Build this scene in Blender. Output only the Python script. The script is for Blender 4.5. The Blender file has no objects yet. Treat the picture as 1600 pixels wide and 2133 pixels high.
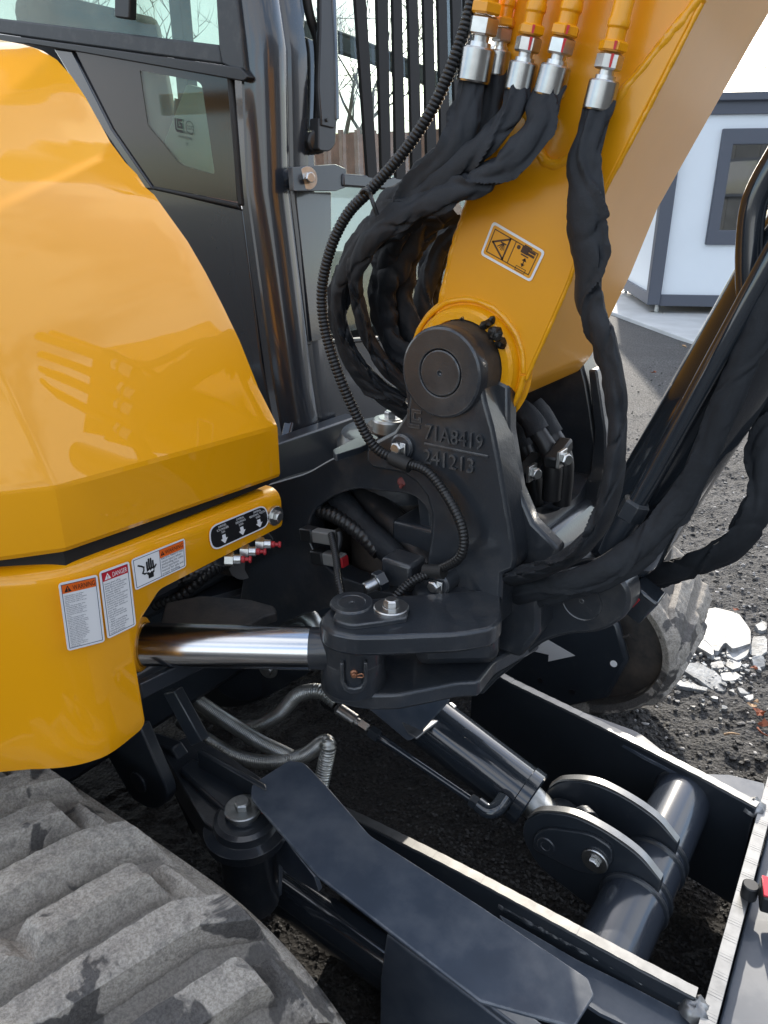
import bpy, bmesh, math, random
import numpy as np
from mathutils import Vector as V, Matrix, noise, geometry

# ------------------------------------------------------------------ camera, sky, sun, exposure
SC = bpy.context.scene
COL = SC.collection
R = math.radians
PITCH, AZ, CAMZ, FPX = R(22.5), R(125.6), 1.45, 1551.0
CLOUD_OFF = (1.3, 0.4, 0.7)
SUN_EL, SUN_AZ = R(27.0), R(110.0)

cam_d = bpy.data.cameras.new("camera")
cam_d.sensor_fit = 'VERTICAL'
cam_d.sensor_height = 36.0
cam_d.lens = 36.0 * FPX / 2133.0
cam_d.clip_start = 0.02
cam_d.clip_end = 2000
cam_o = bpy.data.objects.new("camera", cam_d)
COL.objects.link(cam_o)
cam_o.location = (0, 0, CAMZ)
cam_o.rotation_euler = (math.pi/2 - PITCH, 0, AZ - math.pi/2)
SC.camera = cam_o

world = bpy.data.worlds.new("World")
SC.world = world
world.use_nodes = True
wn, wl = world.node_tree.nodes, world.node_tree.links
wn.clear()
w_out = wn.new('ShaderNodeOutputWorld')
w_bg = wn.new('ShaderNodeBackground')
w_sky = wn.new('ShaderNodeTexSky')
w_sky.sky_type = 'NISHITA'
w_sky.sun_disc = False
w_sky.sun_elevation = SUN_EL
w_sky.sun_rotation = math.pi/2 - SUN_AZ
w_sky.altitude = 50
w_sky.air_density = 1.0
w_sky.dust_density = 1.2
w_bg.inputs['Strength'].default_value = 0.15
# broken cloud layer over the sky
w_tc = wn.new('ShaderNodeTexCoord')
w_sep = wn.new('ShaderNodeSeparateXYZ')
wl.new(w_tc.outputs['Generated'], w_sep.inputs[0])
w_map = wn.new('ShaderNodeMapping')
w_map.inputs['Scale'].default_value = (1, 1, 2.6)
w_map.inputs['Location'].default_value = CLOUD_OFF
wl.new(w_tc.outputs['Generated'], w_map.inputs[0])
w_no = wn.new('ShaderNodeTexNoise')
w_no.inputs['Scale'].default_value = 2.3
w_no.inputs['Detail'].default_value = 7
w_no.inputs['Roughness'].default_value = 0.55
wl.new(w_map.outputs[0], w_no.inputs['Vector'])
w_cr = wn.new('ShaderNodeValToRGB')
w_cr.color_ramp.elements[0].position = 0.455
w_cr.color_ramp.elements[1].position = 0.515
wl.new(w_no.outputs['Fac'], w_cr.inputs[0])
w_cl = wn.new('ShaderNodeMixRGB')                # white cloud, a little of the sky behind it shines through
w_cl.inputs[0].default_value = 0.10
w_cl.inputs[1].default_value = (4.6, 4.7, 4.9, 1)
wl.new(w_sky.outputs[0], w_cl.inputs[2])
w_mix = wn.new('ShaderNodeMixRGB')
wl.new(w_cr.outputs[0], w_mix.inputs[0])
wl.new(w_sky.outputs[0], w_mix.inputs[1])
wl.new(w_cl.outputs[0], w_mix.inputs[2])
wl.new(w_mix.outputs[0], w_bg.inputs['Color'])
wl.new(w_bg.outputs[0], w_out.inputs[0])

sun_d = bpy.data.lights.new("sun", 'SUN')
sun_d.energy = 2.3
sun_d.angle = R(0.9)
sun_d.color = (1.0, 0.92, 0.80)
sun_o = bpy.data.objects.new("sun", sun_d)
COL.objects.link(sun_o)
sun_o.rotation_euler = (math.pi/2 - SUN_EL, 0, SUN_AZ + math.pi/2)
sun_o.location = (-5, 8, 6)

SC.view_settings.view_transform = 'Standard'
SC.view_settings.look = 'None'
SC.view_settings.gamma = 1.0
SC.view_settings.exposure = 1.4
SC.view_settings.use_curve_mapping = False
SC.render.engine = 'CYCLES'
SC.cycles.use_denoising = True
SC.cycles.max_bounces = 8
SC.cycles.transparent_max_bounces = 24
SC.cycles.sample_clamp_indirect = 6.0

# ------------------------------------------------------------------ helpers
_Hd = V((math.cos(AZ), math.sin(AZ), 0)); _Rt = V((math.sin(AZ), -math.cos(AZ), 0)); _Z = V((0, 0, 1))
_fw = _Hd*math.cos(PITCH) - _Z*math.sin(PITCH)
_up = _Hd*math.sin(PITCH) + _Z*math.cos(PITCH)
_C = V((0, 0, CAMZ))
def A(px, py, **k):
    """where the sight line of a photo pixel meets a real plane of the machine (x=, y= or z= in metres)"""
    d = _fw + _Rt*((px-800)/FPX) - _up*((py-1066.5)/FPX)
    (n, v), = k.items()
    if n == 'd': return _C + d*v
    i = 'xyz'.index(n)
    return _C + d*((v-_C[i])/d[i])
def AL(pts, **k):
    return [A(p[0], p[1], **k) for p in pts]
def H3(pts):
    """[(px, py, y)] -> points"""
    return [A(p[0], p[1], y=p[2]) for p in pts]

def empty(name, loc, label=None, cat=None, group=None, kind=None):
    o = bpy.data.objects.new(name, None)
    COL.objects.link(o); o.location = loc
    o.empty_display_size = 0.1
    tag(o, label, cat, group, kind)
    return o
def tag(o, label=None, cat=None, group=None, kind=None):
    if label: o['label'] = label
    if cat: o['category'] = cat
    if group: o['group'] = group
    if kind: o['kind'] = kind
    return o
def setpar(o, par):
    if par is None: return
    o.parent = par
    if par.type == 'EMPTY':
        o.matrix_parent_inverse = Matrix.Translation(-par.location)

def finish(name, me, mat, par, sharp=38, bevel=0, seg=2):
    if mat is not None:
        for m in (mat if isinstance(mat, (list, tuple)) else [mat]):
            me.materials.append(m)
    me.polygons.foreach_set('use_smooth', [True]*len(me.polygons))
    if sharp: me.set_sharp_from_angle(angle=R(sharp))
    o = bpy.data.objects.new(name, me)
    COL.objects.link(o)
    setpar(o, par)
    if bevel:
        b = o.modifiers.new('bevel', 'BEVEL')
        b.width = bevel; b.segments = seg; b.limit_method = 'ANGLE'; b.angle_limit = R(40)
    return o
def mo(name, verts, faces, mat, par=None, sharp=38, bevel=0, fix=True, mi=None):
    me = bpy.data.meshes.new(name)
    me.from_pydata([tuple(v) for v in verts], [], faces)
    if mi: me.polygons.foreach_set('material_index', mi)
    if fix:
        bm = bmesh.new(); bm.from_mesh(me)
        bmesh.ops.recalc_face_normals(bm, faces=bm.faces)
        bm.to_mesh(me); bm.free()
    return finish(name, me, mat, par, sharp, bevel)

class MB:
    """collects shapes that make up ONE part"""
    def __init__(s): s.v = []; s.f = []
    def add(s, v, f):
        b = len(s.v); s.v += [V(x) for x in v]; s.f += [[i+b for i in q] for q in f]
        return s
    def box(s, c, d, rot=None):
        c = V(c); vs = []
        for i in (-.5, .5):
            for j in (-.5, .5):
                for k in (-.5, .5):
                    p = V((d[0]*i, d[1]*j, d[2]*k))
                    if rot is not None: p = rot @ p
                    vs.append(c+p)
        return s.add(vs, [(0,1,3,2),(4,6,7,5),(0,4,5,1),(2,3,7,6),(0,2,6,4),(1,5,7,3)])
    def build(s, name, mat, par=None, sharp=38, bevel=0):
        return mo(name, s.v, s.f, mat, par, sharp, bevel)

def frame_of(ax):
    ax = V(ax).normalized()
    h = V((0, 0, 1)) if abs(ax.z) < .9 else V((1, 0, 0))
    u = ax.cross(h).normalized()
    return ax, u, ax.cross(u)
def lathe_g(p, ax, prof, n=32, caps=True, a0=0.0):
    ax, u, w = frame_of(ax); p = V(p)
    vs, fs = [], []
    for t, r in prof:
        for i in range(n):
            a = a0 + 2*math.pi*i/n
            vs.append(p + ax*t + (u*math.cos(a) + w*math.sin(a))*r)
    m = len(prof)
    for j in range(m-1):
        for i in range(n):
            i2 = (i+1) % n
            fs.append((j*n+i, j*n+i2, (j+1)*n+i2, (j+1)*n+i))
    if caps:
        fs.append(tuple(range(n-1, -1, -1))); fs.append(tuple((m-1)*n+i for i in range(n)))
    return vs, fs
def lathe(name, p, ax, prof, mat, par=None, n=32, caps=True, sharp=30, a0=0.0, bevel=0):
    v, f = lathe_g(p, ax, prof, n, caps, a0)
    return mo(name, v, f, mat, par, sharp, bevel)
def cyl(name, p0, p1, r, mat, par=None, n=32, b=.002, r1=None):
    p0, p1 = V(p0), V(p1); L = (p1-p0).length; r1 = r if r1 is None else r1
    return lathe(name, p0, p1-p0, [(0, r-b), (b, r), (L-b, r1), (L, r1-b)], mat, par, n)
def bolt_g(mb, p, ax, rh, hh, rw=0, hw=.002, a0=.2):
    """hex head on a washer"""
    ax = V(ax).normalized(); p = V(p)
    if rw:
        mb.add(*lathe_g(p, ax, [(-.003, rw), (hw*.8, rw), (hw, rw-.0006)], 28)); p = p + ax*hw
    mb.add(*lathe_g(p, ax, [(0, rh*.94), (hh*.18, rh), (hh*.82, rh), (hh, rh*.84)], 6, True, a0))
    mb.add(*lathe_g(p, ax, [(hh, rh*.8), (hh+.0008, rh*.72)], 18))
    return mb
def bolt(name, p, ax, rh, hh, mat, par, rw=0, hw=.002, a0=.2):
    mb = MB(); bolt_g(mb, p, ax, rh, hh, rw, hw, a0)
    return mb.build(name, mat, par, 25)

def rnd(pts, r=0, n=5):
    """round the corners of a 2D outline; an own radius may follow as third number"""
    out = []; m = len(pts)
    for i, p in enumerate(pts):
        rr = p[2] if len(p) > 2 else r
        a = V(pts[i-1][:2]); b = V(p[:2]); c = V(pts[(i+1) % m][:2])
        d1, d2 = a-b, c-b
        l1, l2 = d1.length, d2.length
        if rr <= 0 or l1 < 1e-9 or l2 < 1e-9: out.append((b.x, b.y)); continue
        t = min(rr, l1*.45, l2*.45)
        s, e = b+d1/l1*t, b+d2/l2*t
        for k in range(n+1):
            q = k/n
            x = s*(1-q)**2 + b*(2*q*(1-q)) + e*q*q
            out.append((x.x, x.y))
    return out
def plate_g(pts, off, holes=()):
    loops = [list(pts)] + [list(h) for h in holes]
    flat = [V(p) for l in loops for p in l]; off = V(off); n = len(flat)
    vs = flat + [p+off for p in flat]; fs = []
    if holes:
        for t in geometry.tessellate_polygon(loops):
            fs.append((t[0], t[1], t[2])); fs.append((t[2]+n, t[1]+n, t[0]+n))
    else:
        fs.append(tuple(range(n))); fs.append(tuple(range(2*n-1, n-1, -1)))
    b = 0
    for l in loops:
        m = len(l)
        for i in range(m):
            j = (i+1) % m
            fs.append((b+i, b+j, b+j+n, b+i+n))
        b += m
    return vs, fs
def plate(name, pts, off, mat, par=None, holes=(), bevel=.003, sharp=38):
    v, f = plate_g(pts, off, holes)
    me = bpy.data.meshes.new(name)
    me.from_pydata([tuple(x) for x in v], [], f)
    bm = bmesh.new(); bm.from_mesh(me)
    bmesh.ops.recalc_face_normals(bm, faces=bm.faces)
    if holes:
        bmesh.ops.dissolve_limit(bm, angle_limit=R(1), verts=bm.verts, edges=bm.edges)
    bm.to_mesh(me); bm.free()
    return finish(name, me, mat, par, sharp, bevel)

def catmull(pts, sub):
    out = []; n = len(pts)
    for i in range(n-1):
        p0 = pts[i-1] if i else pts[0]*2-pts[1]
        p1, p2 = pts[i], pts[i+1]
        p3 = pts[i+2] if i+2 < n else pts[-1]*2-pts[-2]
        for k in range(sub):
            t = k/sub
            out.append(.5*((2*p1)+(p2-p0)*t+(2*p0-5*p1+4*p2-p3)*t*t+(3*p1-p0-3*p2+p3)*t**3))
    out.append(pts[-1].copy())
    return out
def resample(path, step):
    d = [0.0]
    for a, b in zip(path, path[1:]): d.append(d[-1]+(b-a).length)
    L = d[-1]; n = max(3, int(L/step)); out = []; j = 0
    for i in range(n+1):
        s = L*i/n
        while j < len(d)-2 and d[j+1] < s: j += 1
        t = (s-d[j])/max(1e-9, d[j+1]-d[j])
        out.append(path[j].lerp(path[j+1], min(1, max(0, t))))
    return out, L
def tube(name, pts, r, mat, par=None, n=12, step=None, flat=1.0, wr=0.0, corr=None, seam=0.0, seed=0, twist=0.0, flatdir=None, caps=True, rr=None, wf=1.0):
    """swept hose; flat squeezes it, wr wrinkles it, corr=(pitch, depth) corrugates it, seam raises a sewn edge"""
    pts = [V(p) for p in pts]
    path = catmull(pts, 14) if len(pts) > 2 else [pts[0].lerp(pts[1], i/10) for i in range(11)]
    if step is None: step = corr[0]/4 if corr else max(.004, r*.35)
    path, L = resample(path, step)
    m = len(path)
    t0 = (path[1]-path[0]).normalized()
    if flatdir is None: flatdir = V((0, -1, 0))
    u = (V(flatdir) - t0*V(flatdir).dot(t0)).normalized()
    vs, fs = [], []
    for i, p in enumerate(path):
        t = (path[min(i+1, m-1)]-path[max(i-1, 0)]).normalized()
        u = (u - t*u.dot(t)).normalized(); w = t.cross(u)
        s = L*i/(m-1)
        k = 1.0
        if rr: k *= rr(s/L)
        if corr:
            ph = (s/corr[0]) % 1.0
            k *= 1 - corr[1]*(1-abs(math.sin(math.pi*ph)))**(1.6 if len(corr) < 3 else corr[2])
        tw = twist*s
        for j in range(n):
            a = 2*math.pi*j/n
            q = k
            if wr:
                rg_ = 1-abs(noise.noise(V((s*26*wf+1.6*math.sin(a), math.cos(a)*1.3+seed*5.7, math.sin(a)*1.3))))*2.6
                fo = max(0, math.sin(s*52*wf+2.4*math.cos(a-seed)+5*noise.noise(V((s*13, seed*1.7, 2)))))**7
                q *= 1 + wr*(.25*max(0, rg_)**3 - .1 - .8*fo + .9*noise.noise(V((s*24*wf, seed*9.1, .5))) + noise.noise(V((s*22*wf, math.cos(a)*1.1+seed*7.3, math.sin(a)*1.1)))*.7
                             + .22*noise.noise(V((s*50*wf, math.cos(a+s*14)*1.6, math.sin(a+s*14)*1.6+seed*3.1)))
                             - .5*max(0, math.sin(s*38*wf+2.0*math.cos(a)+seed*2.1+3*noise.noise(V((s*9, seed, 0)))))**6)
            ca, sa = math.cos(a)*r*flat*q, math.sin(a)*r*q
            if flat < .7:                          # two layers of cloth sewn along both edges
                ca = math.copysign(abs(math.cos(a))**1.35, math.cos(a))*r*flat*(.5+.5*q)
                sa *= 1+.9*wr*noise.noise(V((s*34*wf, 3.3*seed+(5 if sa > 0 else 0), 1.5)))
            if seam:
                da = (a-1.3*math.sin(s*13+seed)-.6*math.sin(s*31+2*seed)+math.pi) % (2*math.pi) - math.pi
                g = (math.exp(-(da/.17)**2)-.35*math.exp(-((da-.42)/.2)**2)-.35*math.exp(-((da+.42)/.2)**2))*seam*(1+.6*noise.noise(V((s*50, seed, 4))))
                ca *= 1+g; sa *= 1+g
            vs.append(p + u*(ca*math.cos(tw)-sa*math.sin(tw)) + w*(ca*math.sin(tw)+sa*math.cos(tw)))
    for i in range(m-1):
        for j in range(n):
            j2 = (j+1) % n
            fs.append((i*n+j, i*n+j2, (i+1)*n+j2, (i+1)*n+j))
    if caps:
        fs.append(tuple(range(n-1, -1, -1))); fs.append(tuple((m-1)*n+j for j in range(n)))
    return mo(name, vs, fs, mat, par, 60 if corr else 50)

_tc = {}
def text2d(s, size, align='LEFT'):
    key = (s, align)
    if key not in _tc:
        cu = bpy.data.curves.new('t', 'FONT'); cu.body = s; cu.align_x = align; cu.size = 1; cu.resolution_u = 2
        ob = bpy.data.objects.new('t', cu); COL.objects.link(ob)
        me = ob.to_mesh()
        _tc[key] = ([(v.co.x, v.co.y) for v in me.vertices], [tuple(p.vertices) for p in me.polygons])
        ob.to_mesh_clear(); bpy.data.objects.remove(ob); bpy.data.curves.remove(cu)
    v, f = _tc[key]
    return [(x*size, y*size) for x, y in v], f
class Decal:
    """flat print on a rectangle of surface given by its four corners (tl, tr, br, bl); u right, v down, in metres"""
    def __init__(s, q, lift=.0012):
        tl, tr, br, bl = [V(p) for p in q]
        s.q = (tl, tr, br, bl)
        s.w = ((tr-tl).length+(br-bl).length)/2; s.h = ((bl-tl).length+(br-tr).length)/2
        s.n = (bl-tl).cross(tr-tl).normalized()
        if s.n.dot(_C-tl) < 0: s.n = -s.n
        s.lift = lift; s.L = {}
    def pt(s, u, v, k):
        a, b = u/s.w, v/s.h
        tl, tr, br, bl = s.q
        return (tl*(1-a)+tr*a)*(1-b) + (bl*(1-a)+br*a)*b + s.n*(s.lift+.0003*k)
    def add(s, key, k, vs, fs):
        L = s.L.setdefault(key, ([], [])); b = len(L[0])
        L[0].extend(s.pt(u, v, k) for u, v in vs); L[1].extend([[i+b for i in f] for f in fs]); return s
    def rect(s, key, k, u0, v0, u1, v1, r=0):
        p = rnd([(u0, v0), (u1, v0), (u1, v1), (u0, v1)], r, 6) if r else [(u0, v0), (u1, v0), (u1, v1), (u0, v1)]
        return s.add(key, k, p, [list(range(len(p)))])
    def line(s, key, k, pts, t, close=False):
        pts = [V(p) for p in pts]; m = len(pts)
        for i in range(m if close else m-1):
            a, b = pts[i], pts[(i+1) % m]
            d = (b-a).normalized()*t/2; e = V((-d.y, d.x))
            s.add(key, k, [tuple(a-d+e), tuple(b+d+e), tuple(b+d-e), tuple(a-d-e)], [[0, 1, 2, 3]])
        return s
    def poly(s, key, k, pts): return s.add(key, k, pts, [list(range(len(pts)))])
    def text(s, key, k, txt, u, v, size, align='LEFT', maxw=None, rot=0, sx=1):
        vs, fs = text2d(txt, size, align)
        if not vs: return s
        if maxw:
            w = max(x for x, y in vs)-min(x for x, y in vs)
            if w > maxw: sx *= maxw/w
        c, sn = math.cos(rot), math.sin(rot)
        return s.add(key, k, [(u + x*sx*c + y*sn, v - y*c + x*sx*sn) for x, y in vs], fs)
    def build(s, name, basekey, mats, par, names):
        base = None
        order = [basekey]+[k for k in s.L if k != basekey]
        for k in order:
            vs, fs = s.L[k]
            o = mo(name if k == basekey else names.get(k, 'lettering'), vs, fs, mats[k], par if k == basekey else base, 0, 0, False)
            if k == basekey: base = o
        return base
# ------------------------------------------------------------------ materials
def mk(name):
    m = bpy.data.materials.new(name); m.use_nodes = True
    nt = m.node_tree; b = nt.nodes['Principled BSDF']
    return m, nt, b
def nnoise(nt, scale, detail=4, rough=.55, vec=None, dist=0):
    n = nt.nodes.new('ShaderNodeTexNoise'); n.inputs['Scale'].default_value = scale
    n.inputs['Detail'].default_value = detail; n.inputs['Roughness'].default_value = rough
    n.inputs['Distortion'].default_value = dist
    if vec is None:
        tc = nt.nodes.get('TC')
        if tc is None:
            tc = nt.nodes.new('ShaderNodeTexCoord'); tc.name = 'TC'
        vec = tc.outputs['Object']
    nt.links.new(vec, n.inputs['Vector'])
    return n
def ramp(nt, src, stops):
    r = nt.nodes.new('ShaderNodeValToRGB')
    el = r.color_ramp.elements
    while len(el) < len(stops): el.new(0.5)
    for e, (p, c) in zip(el, stops):
        e.position = p; e.color = (c, c, c, 1) if not isinstance(c, tuple) else (*c, 1)
    nt.links.new(src, r.inputs[0]); return r
def mixc(nt, fac, a, b):
    m = nt.nodes.new('ShaderNodeMixRGB')
    for i, x in ((0, fac), (1, a), (2, b)):
        if hasattr(x, 'is_output'): nt.links.new(x, m.inputs[i])
        elif isinstance(x, tuple): m.inputs[i].default_value = (*x, 1)
        else: m.inputs[i].default_value = x
    return m.outputs[0]
def bump(nt, b, src, strength, dist=.001, prev=None):
    n = nt.nodes.new('ShaderNodeBump'); n.inputs['Strength'].default_value = strength; n.inputs['Distance'].default_value = dist
    nt.links.new(src, n.inputs['Height'])
    if prev is not None: nt.links.new(prev, n.inputs['Normal'])
    nt.links.new(n.outputs[0], b.inputs['Normal']); return n.outputs[0]
def simple(name, col, rough=.5, metal=0, coat=0, bs=0, bstr=.2, bdist=.0005, var=0.0, vscale=9, dust=None, dscale=14, dlo=.5, dhi=.75, damt=.5, rvar=0, coatr=.08, spec=None, fine=None):
    m, nt, b = mk(name)
    b.inputs['Roughness'].default_value = rough; b.inputs['Metallic'].default_value = metal
    b.inputs['Coat Weight'].default_value = coat; b.inputs['Coat Roughness'].default_value = coatr
    if spec is not None: b.inputs['Specular IOR Level'].default_value = spec
    c = col
    if var:
        n = nnoise(nt, vscale, 5)
        r = ramp(nt, n.outputs[0], [(.3, 0.0), (.7, 1.0)])
        c = mixc(nt, r.outputs[0], tuple(x*(1-var) for x in col), tuple(min(1, x*(1+var)) for x in col))
    if dust:
        n = nnoise(nt, dscale, 8, .7)
        r = ramp(nt, n.outputs[0], [(dlo, 0.0), (dhi, damt)])
        c = mixc(nt, r.outputs[0], c, dust)
        if rvar:
            rr = nt.nodes.new('ShaderNodeMath'); rr.operation = 'MULTIPLY_ADD'
            nt.links.new(r.outputs[0], rr.inputs[0]); rr.inputs[1].default_value = rvar; rr.inputs[2].default_value = rough
            nt.links.new(rr.outputs[0], b.inputs['Roughness'])
    if hasattr(c, 'is_output'): nt.links.new(c, b.inputs['Base Color'])
    else: b.inputs['Base Color'].default_value = (*c, 1)
    prev = None
    if bs: prev = bump(nt, b, nnoise(nt, bs, 3).outputs[0], bstr, bdist)
    if fine: bump(nt, b, nnoise(nt, fine[0], 2).outputs[0], fine[1], fine[2], prev)
    return m

YEL = (.74, .305, .004)
M = {}
M['hood'] = simple('hood paint', (.88, .378, .001), .45, 0, .9, 200, .02, .0004, var=.03, vscale=3, coatr=.015, spec=.2, dust=(.5, .3, .12), dscale=140, dlo=.70, dhi=.74, damt=.35)
M['boom'] = simple('boom paint', (.84, .355, .0015), .36, 0, .28, 320, .16, .0006, var=.05, vscale=5, coatr=.12, dust=(.35, .18, .03), dscale=90, dlo=.68, dhi=.76, damt=.5)
M['weld_y'] = simple('painted weld', (.84, .37, .003), .3, 0, .4, 120, .5, .002, coatr=.12)
DARK = (.019, .024, .031)
M['dark'] = simple('charcoal paint', DARK, .33, 0, .25, 240, .08, .0005, var=.12, dust=(.10, .095, .09), dscale=22, dlo=.56, dhi=.9, damt=.28, rvar=.5)
M['cast'] = simple('painted casting', (.021, .025, .031), .32, 0, .45, 130, .30, .0012, var=.2, dust=(.11, .10, .09), dscale=13, dlo=.50, dhi=.82, damt=.42, rvar=.4, fine=(420, .35, .0008))
M['castdusty'] = simple('dusty casting', (.03, .03, .031), .6, 0, 0, 130, .30, .0012, var=.3, dust=(.16, .12, .085), dscale=9, dlo=.38, dhi=.75, damt=.6, fine=(520, .25, .0006))
M['blue'] = simple('blue black plate paint', (.050, .064, .088), .34, 0, .35, 300, .06, .0004, var=.12, vscale=14, dust=(.17, .175, .18), dscale=7, dlo=.42, dhi=.80, damt=.42, rvar=.6)
M['gloss'] = simple('glossy charcoal', (.020, .025, .032), .15, 0, .8, 420, .05, .0005, coatr=.05)
M['cabpaint'] = simple('cab paint', (.026, .031, .039), .22, 0, .7, 300, .06, .0005, coatr=.06, dust=(.1, .095, .09), dscale=10, dlo=.55, dhi=.95, damt=.2)
M['plastic'] = simple('black plastic', (.016, .017, .018), .42, 0, 0, 700, .12, .0003)
M['rail'] = simple('dusty window rail', (.035, .039, .043), .5, 0, 0, 500, .1, .0003, dust=(.14, .14, .13), dscale=26, dlo=.5, dhi=.8, damt=.4)
M['rubber'] = simple('black rubber', (.012, .012, .012), .6, 0, 0, 300, .15, .0005)
M['sleeve'] = simple('woven hose sleeve', (.013, .0155, .0195), .62, 0, 0, 900, .55, .0009, var=.25, vscale=40, spec=.35, fine=(160, .25, .002))
M['hose'] = simple('rubber hose', (.013, .013, .014), .4, 0, 0, 400, .2, .0005)
M['conduit'] = simple('corrugated conduit', (.011, .011, .0115), .34, 0, 0)
M['zinc'] = simple('zinc plated steel', (.60, .60, .585), .32, 1, 0, 300, .12, .0004, var=.12, vscale=60)
M['zincf'] = simple('turned ferrule steel', (.44, .44, .43), .27, 1, 0, 300, .1, .0003, var=.1, vscale=60)
M['zincd'] = simple('dull zinc', (.45, .46, .45), .42, 1, 0, 200, .15, .0004, var=.25, vscale=40)
M['spiral'] = simple('steel spiral hose', (.42, .42, .39), .36, .85, 0, var=.35, vscale=14)
M['raw'] = simple('cut steel edge', (.30, .30, .30), .36, .85, 0, 120, .3, .001, var=.3, vscale=30)
m, nt, b = mk('chrome rod')
b.inputs['Base Color'].default_value = (.62, .63, .64, 1); b.inputs['Metallic'].default_value = 1; b.inputs['Roughness'].default_value = .2
bump(nt, b, nnoise(nt, 140, 4).outputs[0], .03, .0004); M['chrome'] = m
M['redcap'] = simple('red plastic cap', (.36, .014, .02), .45)
M['redmark'] = simple('red paint mark', (.6, .02, .03), .4)
M['white'] = simple('label white', (.88, .88, .88), .35)
M['orange'] = simple('label orange', (.85, .14, .01), .35)
M['red'] = simple('label red', (.55, .01, .025), .35)
M['black'] = simple('print black', (.012, .012, .014), .4)
M['navy'] = simple('print blue', (.02, .04, .12), .4)
M['ltext'] = simple('print grey', (.03, .04, .075), .5)
M['lyellow'] = simple('label yellow', (.85, .36, .005), .35)
M['brownp'] = simple('print brown', (.06, .02, .004), .4)
M['grease'] = simple('old grease', (.012, .010, .008), .35, 0, 0, 90, .8, .004, var=.4)
M['rust'] = simple('dull rust red', (.16, .03, .025), .6)
M['copper'] = simple('grease nipple', (.35, .16, .09), .4, .7)
M['conn'] = simple('grey connector', (.20, .20, .19), .5)
M['reflector'] = simple('red reflector', (.62, .04, .06), .25)
M['crumb'] = simple('silver sticker', (.62, .62, .62), .4, 0)

def glassmat(name, tint, spec=.04, haze=0.0, hcol=(.5, .55, .5)):
    m = bpy.data.materials.new(name); m.use_nodes = True; nt = m.node_tree; nt.nodes.clear()
    out = nt.nodes.new('ShaderNodeOutputMaterial'); tr = nt.nodes.new('ShaderNodeBsdfTransparent')
    tr.inputs[0].default_value = (*tint, 1); gl = nt.nodes.new('ShaderNodeBsdfGlossy'); gl.inputs['Roughness'].default_value = .02
    lw = nt.nodes.new('ShaderNodeLayerWeight'); lw.inputs[0].default_value = .5
    pw = nt.nodes.new('ShaderNodeMath'); pw.operation = 'POWER'; nt.links.new(lw.outputs['Facing'], pw.inputs[0]); pw.inputs[1].default_value = 4.0
    fr = nt.nodes.new('ShaderNodeMath'); fr.operation = 'MULTIPLY_ADD'; nt.links.new(pw.outputs[0], fr.inputs[0]); fr.inputs[1].default_value = .7; fr.inputs[2].default_value = spec
    mx = nt.nodes.new('ShaderNodeMixShader'); nt.links.new(fr.outputs[0], mx.inputs[0])
    nt.links.new(tr.outputs[0], mx.inputs[1]); nt.links.new(gl.outputs[0], mx.inputs[2])
    last = mx.outputs[0]
    if haze:                                   # dust film on the pane
        df = nt.nodes.new('ShaderNodeBsdfDiffuse'); df.inputs[0].default_value = (*hcol, 1)
        n = nnoise(nt, 9, 8, .65); r = ramp(nt, n.outputs[0], [(.35, haze*.5), (.75, haze*1.4)])
        m2 = nt.nodes.new('ShaderNodeMixShader'); nt.links.new(r.outputs[0], m2.inputs[0])
        nt.links.new(last, m2.inputs[1]); nt.links.new(df.outputs[0], m2.inputs[2]); last = m2.outputs[0]
    nt.links.new(last, out.inputs[0]); return m
M['glass'] = glassmat('window glass', (.62, .74, .68), haze=.16)
M['screen'] = glassmat('windscreen glass', (.90, .96, .92), haze=.06)
M['tint'] = glassmat('cabin window glass', (.5, .55, .55), .35)

# dusty track rubber with darker mud and damp patches
m, nt, b = mk('dusty track rubber')
n1 = nnoise(nt, 9, 6, .55, dist=.6); n2 = nnoise(nt, 260, 5, .8); n3 = nnoise(nt, 48, 8, .75)
sp = ramp(nt, n2.outputs[0], [(.40, 0.0), (.58, 1.0)])
base = mixc(nt, sp.outputs[0], (.27, .245, .21), (.48, .44, .385))
md = ramp(nt, n3.outputs[0], [(.36, 0.0), (.52, 1.0)])
base = mixc(nt, md.outputs[0], mixc(nt, .55, base, (.115, .107, .10)), base)
tx = nt.nodes.new('ShaderNodeSeparateXYZ'); nt.links.new(nt.nodes['TC'].outputs['Object'], tx.inputs[0])
tm = nt.nodes.new('ShaderNodeMapRange'); nt.links.new(tx.outputs[0], tm.inputs[0])
for i_, v_ in ((1, -.66), (2, -.50), (3, 0.0), (4, .085)): tm.inputs[i_].default_value = v_
ta = nt.nodes.new('ShaderNodeMath'); nt.links.new(n1.outputs[0], ta.inputs[0]); nt.links.new(tm.outputs[0], ta.inputs[1])
tb = nt.nodes.new('ShaderNodeMath'); tb.operation = 'MULTIPLY_ADD'; nt.links.new(n2.outputs[0], tb.inputs[0]); tb.inputs[1].default_value = .05; nt.links.new(ta.outputs[0], tb.inputs[2])
wet = ramp(nt, tb.outputs[0], [(.615, 0.0), (.640, 1.0)])
ad = nt.nodes.new('ShaderNodeMath'); ad.operation = 'MULTIPLY'; nt.links.new(wet.outputs[0], ad.inputs[0]); ad.inputs[1].default_value = .92
col = mixc(nt, ad.outputs[0], base, mixc(nt, sp.outputs[0], (.040, .038, .037), (.085, .08, .078)))
ga = nt.nodes.new('ShaderNodeAttribute'); ga.attribute_name = 'mud'     # earth packed between the lugs
gm_ = nt.nodes.new('ShaderNodeMath'); gm_.operation = 'MULTIPLY_ADD'; nt.links.new(n3.outputs[0], gm_.inputs[0]); gm_.inputs[1].default_value = .9; nt.links.new(ga.outputs['Fac'], gm_.inputs[2])
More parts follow.
